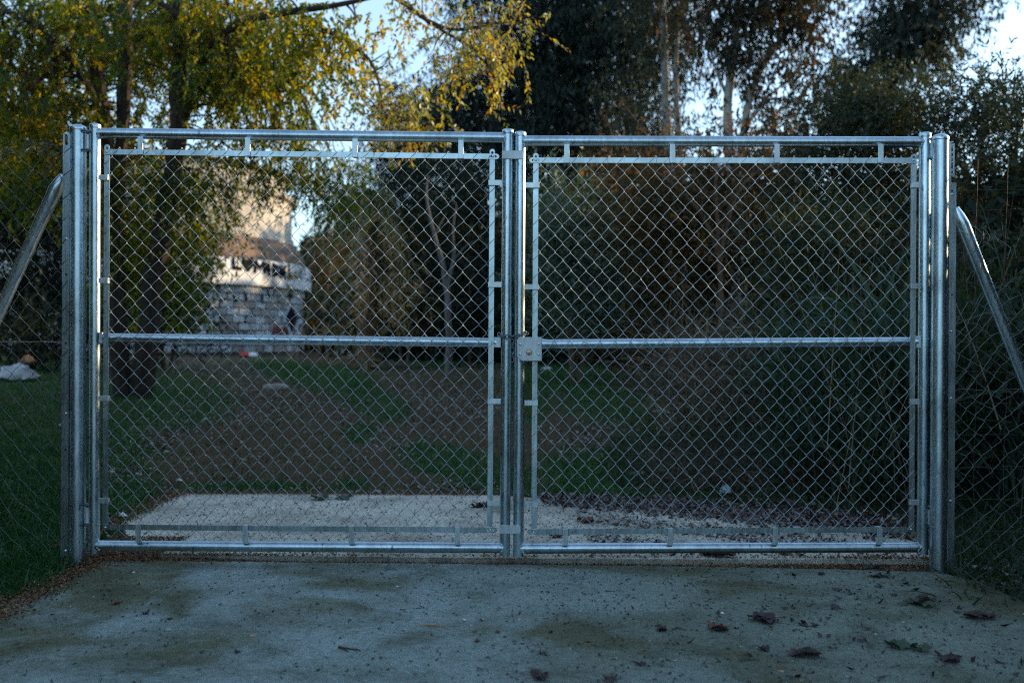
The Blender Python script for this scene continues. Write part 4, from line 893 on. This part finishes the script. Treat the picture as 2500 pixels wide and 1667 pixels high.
# ---- pale branching tree behind the gate
tq = thing('dead_tree', g_at(1085, 19), 'small pale bare tree forking left of the middle stiles', 'tree')
limbs(tq, [([g_at(1098, 19), W(1096, 790, 19), W(1092, 700, 19), W(1078, 630, 19), W(1056, 560, 19), W(1038, 480, 19), W(1045, 430, 19)], .075, .012), ([W(1093, 700, 19), W(1110, 620, 19), W(1104, 560, 19), W(1115, 500, 19)], .04, .008), ([W(1105, 640, 19), W(1135, 600, 19), W(1180, 580, 19)], .018, .005), ([W(1060, 575, 19), W(1090, 520, 19)], .014, .005)], M_GREYBARK)
# ---- distant wood, near thicket, and unseen woods added for shade and reflections
def wood(name, label, pts, n, h, mat, LL=.5, LW=.2, kind='stuff', zlo=0.0, spread=1.2):
    P = np.array(pts, float); seg = rng.integers(0, len(P) - 1, n); t = rng.random(n)[:, None]
    c = P[seg] * (1 - t) + P[seg + 1] * t; x, y, hh = c[:, 0] + rng.normal(size=n) * spread, c[:, 1] + rng.normal(size=n) * spread, c[:, 2]
    top = hh * (0.8 + .12 * np.sin(x * .9 + y * .7) + .12 * np.sin(x * 2.3 + 1) + .05 * rng.normal(size=n)); z = tz(x, y) + zlo + rng.random(n) ** .85 * np.maximum(0.2, top - zlo)
    p = np.stack([x, y, z], 1); d = unit(rng.normal(size=(n, 3)) + [0, 0, -.3]); s = unit(np.cross(d, rng.normal(size=(n, 3))))
    V, F = leaves_mesh(p, d, s, LL * rng.uniform(.6, 1.3, n), LW * rng.uniform(.6, 1.3, n)); o = link_raw(name, V, F, mat, None, rng.random(n) * .8)
    return tag(o, label, 'woodland', None, kind)
wood('distant_woodland', 'dark far woodland closing the view behind the building and shrubs', [(-60, 66, 8), (-25, 68, 8), (-14, 62, 8), (-4, 52, 9.5), (6, 54, 12), (18, 54, 12), (26, 40, 8), (40, 24, 7)], 80000, 8, M_DARKLEAF, .9, .4)
wood('near_thicket', 'dark thicket filling the gaps low behind the shrubs', [(-4.5, 31, 3.6), (0, 28, 4.6), (5, 23, 4.6), (8.5, 18, 4.2), (9.5, 11, 3.6)], 42000, 4, M_DARKLEAF, .36, .15)
wood('added_right_thicket', 'unseen tall thicket added on the right to hold back the low sun', [(12.5, 14, 5.0), (19, 17, 7.5), (26, 24, 9), (24, 36, 9)], 30000, 8, M_OLEANDER, .6, .25)  # out of view, placed to shade the lower part of the left tree
wood('added_right_hedge', 'unseen hedge added on the right to shade the driveway and gate', [(6.9, 7.6, 3.2), (5.7, 5.0, 3.0), (4.6, 2.4, 2.7), (4.9, 0.6, 3.0), (4.5, -2, 4.2), (4.5, -7, 4.8)], 110000, 3, M_DARKLEAF, .13, .05, spread=.42)  # never in frame; put in to keep low sun off slab and gate foot
wood('added_back_trees', 'unseen low trees added behind the viewer to tone the steel reflections', [(-30, -22, 3), (-6, -30, 3), (4, -30, 3), (30, -20, 3.5)], 14000, 4, M_DARKLEAF, .7, .3)  # added behind the camera for what the posts and bars reflect
wood('added_left_thicket', 'unseen thicket added on the left to shade the verge', [(-10.5, 7.5, 4.5), (-5.9, 2.6, 4), (-4.6, -1, 4.4), (-4.6, -8, 4.4)], 60000, 4, M_DARKLEAF, .18, .08, spread=.5)  # stands outside the frame, added to darken the left side

# ================================================================== GRASS, REEDS, LITTER
def scatter(n, ymax, E, lo=0.0, thr=0.15, xr=6.0, ymin=-1.6, noisy=True):
    "ground points thinned by the patches; density falls with distance"
    D = np.exp(rng.uniform(math.log(CAM_D + ymin), math.log(CAM_D + ymax), n)); y = D - CAM_D
    x = rng.uniform(-.58, .58, n) * D * 1.03; z = tz(x, y)
    m = mask(E, x, y, z) if E else np.ones(n)
    if noisy: m = m * (0.55 + .45 * np.sin(x * 5.1 + 2 * np.sin(y * 3.7)) * np.sin(y * 4.3 + 1.5 * np.sin(x * 2.9)) + .2) * (0.5 + .9 * (np.sin(x * 17 + 3 * np.sin(y * 11)) * np.sin(y * 13 + 2 * np.sin(x * 9)) > -.2)) + .07
    k = rng.random(n) < np.clip(m, lo, 1)
    ins = ((np.abs(x + .05) < 2.12) & (y < 2.06) & (y > 0.16)) | ((x > -2.0) & (x < 2.06) & (y < 0.0))
    ins &= ~((x > 0.25) & (y > 2.04 - (x - 0.25) * .34) & (y > .5))
    k &= ~ins
    return x[k], y[k], z[k]
x, y, z = scatter(420000, 26, GRASS_E)
n = len(x); R_ = np.stack([x, y, z - .005], 1); d = unit(rng.normal(size=(n, 3)) * [.4, .4, .15] + [0, 0, 1.0]); sc = 1 + np.clip(y, 0, 20) * .05
V, F = blades(R_, d, rng.uniform(.03, .085, n) * sc, .0055 * sc, rng.uniform(0, .5, n), 2)
r = rng.random(n); tag(link_raw('grass', V, F, M_GRASS, None, np.concatenate([r, r])), 'green grass growing beside and between the wheel tracks', 'grass', kind='stuff')
x, y, z = scatter(60000, 26, None)
k = (mask(GRASS_E, x, y, z) < .3) & (rng.random(len(x)) < .7) & (y > 1.9)
x, y, z = x[k], y[k], z[k]; n = len(x); d = unit(rng.normal(size=(n, 3)) * [.6, .6, .2] + [0, 0, .8])
V, F = blades(np.stack([x, y, z - .004], 1), d, rng.uniform(.012, .035, n), np.full(n, .006), rng.uniform(0, .5, n), 2)
r = rng.random(n) * .5; tag(link_raw('moss', V, F, M_GRASS, None, np.concatenate([r, r])), 'low moss and seedlings on the brown soil', 'moss', kind='stuff')
def flat_bits(x, y, z, mat, name, label, cat, s0, s1, tilt=.5, ratio=.5, rs=None):
    n = len(x); d = unit(rng.normal(size=(n, 3)) * [1, 1, tilt * .5]); s = unit(np.cross(d, rng.normal(size=(n, 3)) * [tilt, tilt, .2] + [0, 0, 1.0])); L = rng.uniform(s0, s1, n)
    V, F = leaves_mesh(np.stack([x, y, z + .006 + L * .08], 1) - d * L[:, None] * .4, d, s, L, L * rng.uniform(ratio * .7, ratio * 1.4, n), .3)
    return tag(link_raw(name, V, F, mat, None, rng.random(n) if rs is None else rs), label, cat, kind='stuff')
x, y, z = scatter(150000, 26, LIT_E); flat_bits(x, y, z, M_LITTER, 'leaf_litter', 'purplish brown dead leaf litter in the wheel tracks', 'leaf litter', .016, .055, .8)
x, y, z = scatter(14000, 22, None, noisy=False); k = y > 0; flat_bits(x[k], y[k], z[k], M_LITTER, 'scattered_litter', 'thinly scattered dead leaves on the soil', 'leaf litter', .010, .030, .7)
# grit along the joint and the slab edges
n = 16000; x = rng.uniform(-2.1, 2.15, n); y = rng.normal(.1, .05, n) + .02 * np.sin(x * 4); w = np.exp(-((x + 1.75) / .55) ** 2) + .8 * np.exp(-((x - 1.8) / .5) ** 2) + .35
k = rng.random(n) < w; x, y = x[k], y[k]; z = np.where((y > 0.02) & (y < .14), -.030 + .02 * np.exp(-((x + 1.8) / .6) ** 2), 0.001)
x2 = np.concatenate([rng.normal(-1.98, .05, 5000) + 0.03, rng.normal(-2.28, .05, 4500), rng.uniform(-2.3, -0.2, 4000), rng.uniform(-2.1, -1.7, 3500)]); y2 = np.concatenate([rng.uniform(-2.2, 0.1, 5000), rng.uniform(.3, 2.1, 4500), rng.normal(2.13, .04, 4000), rng.uniform(.02, .6, 3500)])
x, y, z = np.concatenate([x, x2]), np.concatenate([y, y2]), np.concatenate([z, np.full(len(x2), .001)])
flat_bits(x, y, z, M_SAND, 'grit', 'brown grit and husks along the slab joint and edges', 'grit', .005, .016, .9, .7)
# specks over both slabs
n = 9500; x = rng.uniform(-2.1, 2.0, n); y = np.where(rng.random(n) < .62, rng.uniform(.2, 2.0, n), rng.uniform(-2.3, -.05, n)); x = np.where(rng.random(n) < .35, np.abs(x), x)
k = ~((x > .2) & (y > 1.92 - (x - .25) * .32)); x, y = x[k], y[k]; n = len(x)
flat_bits(x, y, np.full(n, -.003), M_SPECK, 'fine_debris', 'dark crumbs of leaf and bark strewn over the concrete', 'debris', .005, .022, .6, .4, rng.random(n) ** 1.0)
n = 5200; x = rng.uniform(.2, 2.15, n); y = 1.98 - (x - .1) * .42 + rng.normal(0, .10 + .16 * (x / 2.1), n); k = (y > .2); x, y = x[k], y[k]
flat_bits(x, y, np.full(len(x), .0), M_DRIFT, 'drifted_leaves', 'dead leaves drifted over the right corner of the pale slab', 'leaf litter', .015, .05, .8)
n = 2600; x = rng.uniform(.4, 2.1, n); y = rng.normal(.75, .35, n); k = (y > .2) & (np.sin(x * 6 + y * 9) > -.2); x, y = x[k], y[k]
flat_bits(x, y, np.full(len(x), -.001), M_DRIFT, 'leaf_drift', 'streaks of dark leaves on the pale slab behind the right leaf', 'leaf litter', .012, .04, .6)
n = 3000; x = rng.uniform(1.9, 3.2, n); y = rng.uniform(-2.4, 0.2, n); k = rng.random(n) < np.exp(-np.maximum(0, 2.15 - x) / .12); x, y = x[k], y[k]
flat_bits(x, y, tz(x, y) + .015, M_DRIFT, 'verge_leaves', 'dead leaves on the dark verge right of the driveway', 'leaf litter', .02, .06, .8)
n = 170; x = np.abs(rng.normal(1.5, .5, n)); y = rng.uniform(-1.6, -.03, n); k = (x < 2.1) & (rng.random(n) < .35 + .65 * (np.sin(x * 7) * np.sin(y * 6 + 1) > .1)); x, y = x[k], y[k]
flat_bits(x, y, np.full(len(x), .0), M_DRIFT, 'leaf_fragments', 'broken bits of dead leaf over the right half of the driveway', 'leaf litter', .018, .05, .8, .4, rng.random(len(x)) * .5)
# reeds and dry grass at right
def reeds(name, label, pxr, Dr, n, Lr, mat, spread=.5, wd=.02, droop=(.2, 1.0), cat='reeds', zb=0.0, rlo=0., rhi=1.):
    px = rng.uniform(*pxr, n); D = rng.uniform(*Dr, n); x = (px - 1250) / K * D; y = D - CAM_D; z = tz(x, y)
    d = unit(rng.normal(size=(n, 3)) * [spread, spread, .2] + [0, 0, 1.0]); L = rng.uniform(*Lr, n)
    P = np.stack([x, y, z + rng.random(n) * zb], 1); V, F = blades(P, d, L, rng.uniform(.5, 1.2, n) * wd, rng.uniform(*droop, n), 5)
    return tag(link_raw(name, V, F, mat, None, np.tile(np.clip(rng.uniform(rlo, rhi, n), 0, 1), 5)), label, cat, kind='stuff')
reeds('cane_reeds', 'tall arching cane reeds crowding behind the right post and fence', (2080, 2640), (5.9, 7.6), 1500, (.5, 1.4), M_REED, .55, .026, (.25, 1.1), zb=1.2, rhi=.75)
reeds('dry_stalks', 'pale dry stalks standing up behind the right post', (2020, 2560), (5.8, 7.4), 110, (.9, 1.9), M_DRY, .28, .007, (0, .35), 'dry stalks', .7, .5, 1)
reeds('shaded_reeds', 'dark green blades behind the right part of the gate', (1880, 2300), (6.8, 9.0), 1500, (.4, 1.1), M_REED, .6, .022, (.3, 1.1), zb=1.1, rhi=.65)
reeds('dry_grass', 'tangle of dry greyish grass behind the right leaf', (1580, 2330), (6.8, 9.4), 3800, (.25, .75), M_DRY, .9, .006, (.3, 1.3), 'dry grass', .08, .0, .8)
reeds('brushwood', 'tangled olive and straw coloured brush behind the right leaf', (1600, 2330), (9.4, 12.2), 3400, (.5, 1.5), M_DRY, .7, .011, (.1, 1.0), 'brushwood', 1.0, .2, 1.0)
reeds('long_grass', 'long rough green grass at the foot of the shrubs', (1500, 2350), (7.2, 9.8), 4200, (.15, .45), M_REED, .7, .008, (.2, .9), 'long grass', .02, .0, .7)
reeds('verge_grass', 'dark rough grass under the left side fence', (-80, 160), (4.0, 9), 6000, (.06, .2), M_GRASS, .6, .006, (.2, .9), 'grass', .0, .0, .6)
reeds('dark_verge_plants', 'dark weeds under the right side fence', (2330, 2620), (4.0, 6.6), 1500, (.1, .4), M_REED, .7, .009, (.2, 1), 'weeds', .0, .0, .5)

# ================================================================== SMALL THINGS
def leaf_shape(size, seed, lobes=5):
    r = random.Random(seed); V = [(0, 0, size * .12)]; n = 22
    for i in range(n):
        a = 2 * PI * i / n; rr = size * (.55 + .28 * abs(math.sin(a * lobes / 2)) + r.uniform(-.08, .08)); z = size * (.18 + .30 * r.random() ** 2 + .18 * math.sin(a * 2 + seed))
        V.append((rr * math.cos(a), rr * .8 * math.sin(a), max(0.0015, z * .9)))
    for i in range(n):
        a = 2 * PI * (i + .5) / n; V.append((size * .3 * math.cos(a), size * .24 * math.sin(a), size * (.02 + .12 * r.random())))
    F = [(0, n + 1 + i, n + 1 + (i + 1) % n) for i in range(n)]
    for i in range(n): F += [(1 + i, 1 + (i + 1) % n, n + 1 + i), (1 + (i + 1) % n, n + 1 + (i + 1) % n, n + 1 + i)]
    return np.array(V), F
def fallen(px, py, size, label, mat=M_DEADLEAF, count=1, group=None, stem=True, zoff=.001):
    p = floor_pt(px, py); o = thing('fallen_leaf' if count == 1 else 'leaf_clump', p, label, 'dead leaf' if count == 1 else 'dead leaves', group)
    for i in range(count):
        V, F = leaf_shape(size * random.uniform(.75, 1.1), random.randint(0, 9999)); a = random.uniform(0, 6.28)
        V = V @ np.array(Matrix.Rotation(a, 3, 'Z')).T; off = np.array([random.uniform(-1, 1) * size * .9 * (count > 1), random.uniform(-1, 1) * size * .6 * (count > 1), zoff + i * .002])
        mb = MB(); mb.add(V + np.array(p) + off, F)
        if stem: mb.tube([np.array(p) + off + [size * .3 * math.cos(a), size * .3 * math.sin(a), .004], np.array(p) + off + [size * 1.1 * math.cos(a + .3), size * 1.1 * math.sin(a + .3), .008], np.array(p) + off + [size * 1.6 * math.cos(a + .5), size * 1.6 * math.sin(a + .5), .003]], .0012, 4)
        mb.build('leaf', mat if i % 3 else random.choice((mat, M_DEADLEAF)), o)
    return o
def floor_pt(px, py):
    D = CAM_H * K / (py - 833.5); p = W(px, py, D); D = CAM_H * K / ((py - 833.5) * CR - (px - 1250) * SR); p = W(px, py, D); return Vector((p.x, p.y, 0.0))
def twig(px0, py0, px1, py1, r, label, mat=M_TWIG, bend=.15, fork=False, group=None):
    a, b = floor_pt(px0, py0), floor_pt(px1, py1); d = b - a; n = Vector((-d.y, d.x, 0)); mb = MB()
    pts = [a + d * t + n * bend * math.sin(t * PI) + Vector((0, 0, r + .004 * math.sin(t * 5 + px0))) for t in np.linspace(0, 1, 8)]
    o = thing('twig', a, label, 'twig', group)
    mb.tube(pts, np.linspace(r * 1.2, r * .5, 8), 6); mb.build('stem', mat, o, smooth=True)
    if fork:
        mb = MB(); q = pts[1]; e = q + Vector((d.length * .25, -d.length * .35, 0)); mb.tube([q, (q + e) / 2 + Vector((-d.length * .1, -d.length * .06, .004)), e], r * .5, 5); mb.build('side_shoot', mat, o, smooth=True)
    return o
fallen(1855, 1515, .05, 'big crumpled dead leaf clump in the right foreground', M_DEADLEAF, 4)
fallen(1738, 1535, .038, 'curled leaves with one reddish leaf left of the biggest clump', M_REDLEAF, 3)
fallen(1610, 1541, .034, 'dark curled leaf clump with a long stem lying to its right', M_DEADLEAF, 2)
fallen(1975, 1600, .045, 'long dark shredded leaf clump below the big crumpled one', M_DEADLEAF, 3)
fallen(2260, 1475, .06, 'greenish dark leaf clump near the right end of the driveway', M_GREENLEAF, 4)
fallen(2225, 1585, .05, 'flat green tinged leaves low at the right', M_GREENLEAF, 3)
fallen(2400, 1510, .05, 'dark leaf pile at the right edge of the driveway', M_DEADLEAF, 4)
fallen(2120, 1390, .05, 'broad greenish leaf by the joint near the right post', M_GREENLEAF, 2)
fallen(2165, 1412, .045, 'dull green leaf just below the one by the right post', M_GREENLEAF, 2)
fallen(2005, 1402, .03, 'reddish leaf with a thin trailing stem near the right end of the joint', M_REDLEAF)
fallen(1960, 1526, .022, 'small reddish curled leaf right of the big clump', M_REDLEAF)
fallen(2330, 1610, .045, 'dead leaves in the lower right corner area', M_DEADLEAF, 2)
fallen(1865, 1586, .028, 'round dark leaf below the big crumpled clump', M_DEADLEAF)
fallen(355, 1498, .026, 'upright dark pointed leaf in the left foreground', M_DEADLEAF)
fallen(283, 1474, .028, 'shredded reddish leaf left of the pointed dark one', M_REDLEAF)
fallen(1325, 1655, .04, 'grey leaf cut by the bottom edge right of the middle', M_DEADLEAF, 2)
fallen(1490, 1660, .035, 'dark leaf at the bottom edge right of the grey one', M_DEADLEAF)
fallen(1565, 1622, .024, 'small three pointed dark leaf near the bottom edge', M_DEADLEAF)
fallen(1325, 1595, .020, 'short dark seed pod like leaf in the centre foreground', M_DEADLEAF, stem=False)
fallen(1165, 1566, .018, 'small brown curled leaf left of the dark pod', M_REDLEAF, stem=False)
fallen(1215, 1543, .014, 'tiny reddish brown leaf in the centre foreground', M_REDLEAF, stem=False)
fallen(1345, 1543, .014, 'tiny rust coloured leaf right of the other tiny one', M_REDLEAF, stem=False)
fallen(1435, 1566, .016, 'flat tan leaf before the curled clump with the long stem', M_REDLEAF, stem=False)
fallen(812, 1216, .10, 'crumpled green leaf lying at the far edge of the pale slab', M_GREENLEAF, 2)
fallen(1170, 1238, .07, 'dark leaf bunch on the pale slab left of the middle stiles', M_DEADLEAF, 3)
fallen(1355, 1312, .05, 'dark red leaf under the mesh just right of the middle stiles', M_REDLEAF, 2)
fallen(1420, 1275, .06, 'reddish leaf streak behind the first bottom clip of the right leaf', M_REDLEAF, 3)
fallen(1760, 1357, .06, 'dark leaf heap just behind the bottom rail of the right leaf', M_DEADLEAF, 4)
fallen(1935, 1354, .045, 'reddish leaf behind the bottom rail toward the right', M_REDLEAF, 2)
fallen(1900, 1235, .08, 'leaf heap on the far right part of the pale slab', M_DEADLEAF, 4)
fallen(580, 1592, .018, 'small brown leaf in the left foreground', M_REDLEAF, stem=False)
fallen(415, 1511, .016, 'small brown leaf right of the upright pointed leaf', M_REDLEAF, stem=False)
twig(826, 1582, 881, 1594, .0042, 'thick dark twig with a thin curved side shoot in the foreground', fork=True)
twig(1030, 1527, 1106, 1539, .0022, 'thin twig with an orange tip in the centre foreground', M_STRAW)
twig(1423, 1451, 1532, 1445, .0018, 'long thin dark twig right of the middle')
twig(977, 1488, 1046, 1487, .0018, 'straight thin twig left of the middle')
twig(935, 1392, 972, 1392, .0018, 'short dark twig close to the joint')
twig(1095, 1430, 1117, 1424, .0014, 'tiny crooked twig above the centre foreground')
twig(1640, 1537, 1690, 1541, .0018, 'stem stretching between the two curled leaf clumps')
twig(1805, 1614, 1930, 1618, .0016, 'long straight stem left of the shredded clump')
twig(1252, 1568, 1281, 1562, .0018, 'short twig right of the small brown curled leaf')
twig(1660, 1372, 1990, 1402, .0014, 'very long thin stalk lying along the joint at right', M_STRAW, .03)
twig(258, 1420, 279, 1420, .0020, 'short dark twig in the left foreground')
def pebble(px, py, r, label, mat=M_STONEP):
    p = floor_pt(px, py); mb = MB(); rr = random.Random(px); k = 9
    prof = [(.55, 0), (.95, .18), (1, .35), (.75, .6), (.35, .72)]
    V = []
    for ri, zi in prof:
        for j in range(k): a = 2 * PI * j / k; q = ri * (1 + .18 * math.sin(a * 2 + px) + rr.uniform(-.06, .06)); V.append((p.x + r * q * math.cos(a), p.y + r * q * .75 * math.sin(a), p.z - .001 + r * zi))
    F = [(i * k + j, i * k + (j + 1) % k, (i + 1) * k + (j + 1) % k, (i + 1) * k + j) for i in range(4) for j in range(k)] + [tuple(4 * k + j for j in range(k))]
    mb.add(V, F); o = mb.build('pebble', mat, None, smooth=True); return tag(o, label, 'pebble')
pebble(411, 1538, .012, 'rounded pale grey pebble in the left foreground')
pebble(616, 1553, .011, 'tan pebble right of the pale grey pebble', M_TAN)
pebble(964, 1408, .008, 'small orange tan pebble near the joint', M_TAN)
pebble(1209, 1492, .008, 'tan and white pebble in the middle of the driveway', M_TAN)
pebble(1134, 1513, .007, 'flat white chip left of the tan and white pebble', M_WHITEPLASTIC)
pebble(970, 1431, .006, 'white chip below the orange tan pebble', M_WHITEPLASTIC)
pebble(326, 1397, .008, 'white chip close to the left end of the joint', M_WHITEPLASTIC)
pebble(380, 1442, .007, 'brown pebble in the left part of the driveway', M_TAN)
pebble(1763, 1497, .010, 'pale chip above the reddish curled leaves', M_WHITEPLASTIC)
pebble(1907, 1640, .010, 'tan pebble in the right foreground', M_TAN)
def crumple(name, px, py, sx, sz, label, cat, mat, seed=1, ground=True, lift=.01):
    p = on_ground(px, py) if ground else floor_pt(px, py); r = np.random.default_rng(seed); n = 9; g = np.linspace(-1, 1, n); A, B = np.meshgrid(g, g)
    H = (1 - A ** 2) * (1 - B ** 2) * .8 + .25 * r.random((n, n)); V = np.stack([p.x + A * sx + .12 * sx * r.normal(size=A.shape), p.y + B * sx * .6 + .1 * sx * r.normal(size=A.shape), p.z + lift + H * sz], -1).reshape(-1, 3)
    F = [(i * n + j, i * n + j + 1, (i + 1) * n + j + 1, (i + 1) * n + j) for i in range(n - 1) for j in range(n - 1)]
    mb = MB(); mb.add(V, F); o = mb.build(name, mat, None, smooth=True); m = o.modifiers.new('solid', 'SOLIDIFY'); m.thickness = .004; return tag(o, label, cat)
crumple('rag', 38, 930, .36, .30, 'pale crumpled rag lying on the grass beyond the left fence', 'rag', M_CLOTH, 3)
crumple('rag', 66, 928, .12, .14, 'small orange piece of cloth on the pale rag', 'rag', M_CLOTH2, 5, lift=.30)
crumple('paper_scrap', 1565, 1162, .085, .03, 'white torn paper scrap in the grass behind the right leaf', 'paper', M_WHITEPLASTIC, 8)
crumple('tissue', 1770, 1212, .038, .085, 'pale blue crumpled tissue at the far edge of the slab', 'tissue', M_BLUEPAPER, 9)
crumple('paper_scrap', 1945, 1303, .035, .03, 'small white scrap near the third bottom clip of the right leaf', 'paper', M_WHITEPLASTIC, 10, False)
crumple('plastic_scrap', 300, 1265, .022, .03, 'bit of clear plastic in the grit beside the left slab edge', 'plastic', M_WHITEPLASTIC, 11, False)
crumple('plastic_scrap', 1335, 905, .16, .10, 'white plastic scrap in the grass right of the lock box', 'plastic', M_WHITEPLASTIC, 12)
crumple('plastic_bag', 1615, 1010, .10, .05, 'white plastic scrap lying in the dry grass', 'plastic', M_WHITEPLASTIC, 14)
crumple('paper_scrap', 437, 1178, .022, .018, 'tiny white scrap in the soil behind the left leaf', 'paper', M_WHITEPLASTIC, 13)
def slabstone(px, py, sx, label):
    p = on_ground(px, py); mb = MB(); mb.prism([(p.x - sx, p.z), (p.x - sx * .8, p.z + sx * .3), (p.x + sx * .5, p.z + sx * .34), (p.x + sx, p.z + .03), (p.x + sx * .9, p.z - .03), (p.x - sx * .9, p.z - .03)], p.y, p.y + sx * .9)
    return tag(mb.build('stone', M_STONEP, None, bevel=.02), label, 'stone')
slabstone(670, 948, .20, 'flat pale stone on the track behind the left leaf')
# red and white can at the foot of the building
p = on_ground(606, 872); t = thing('drink_can', p, 'red and white can lying far off below the round building', 'can')
mb = MB(); mb.tube([p + Vector((-.30, 0, .10)), p + Vector((.05, 0, .10))], .10, 14); mb.build('can_body', M_RED, t, smooth=True)
mb = MB(); mb.tube([p + Vector((.051, 0, .10)), p + Vector((.36, 0, .09))], .095, 14); mb.build('can_end', M_WHITEPLASTIC, t, smooth=True)
# small white hut far behind
p = g_at(842, 44); t = thing('hut', p, 'small whitewashed hut far behind the palm', 'hut')
zc = elev(800, 44) ; mb = MB(); mb.box((p.x, p.y, (p.z + elev(783, 44)) / 2), (.62, .8, elev(783, 44) - p.z)); mb.build('wall', M_BAND, t)
mb = MB(); zt = elev(783, 44); mb.prism([(p.x - .38, zt), (p.x + .36, zt), (p.x + .1, zt + .2), (p.x - .2, zt + .18)], p.y - .45, p.y + .45); mb.build('roof', M_BAND, t)
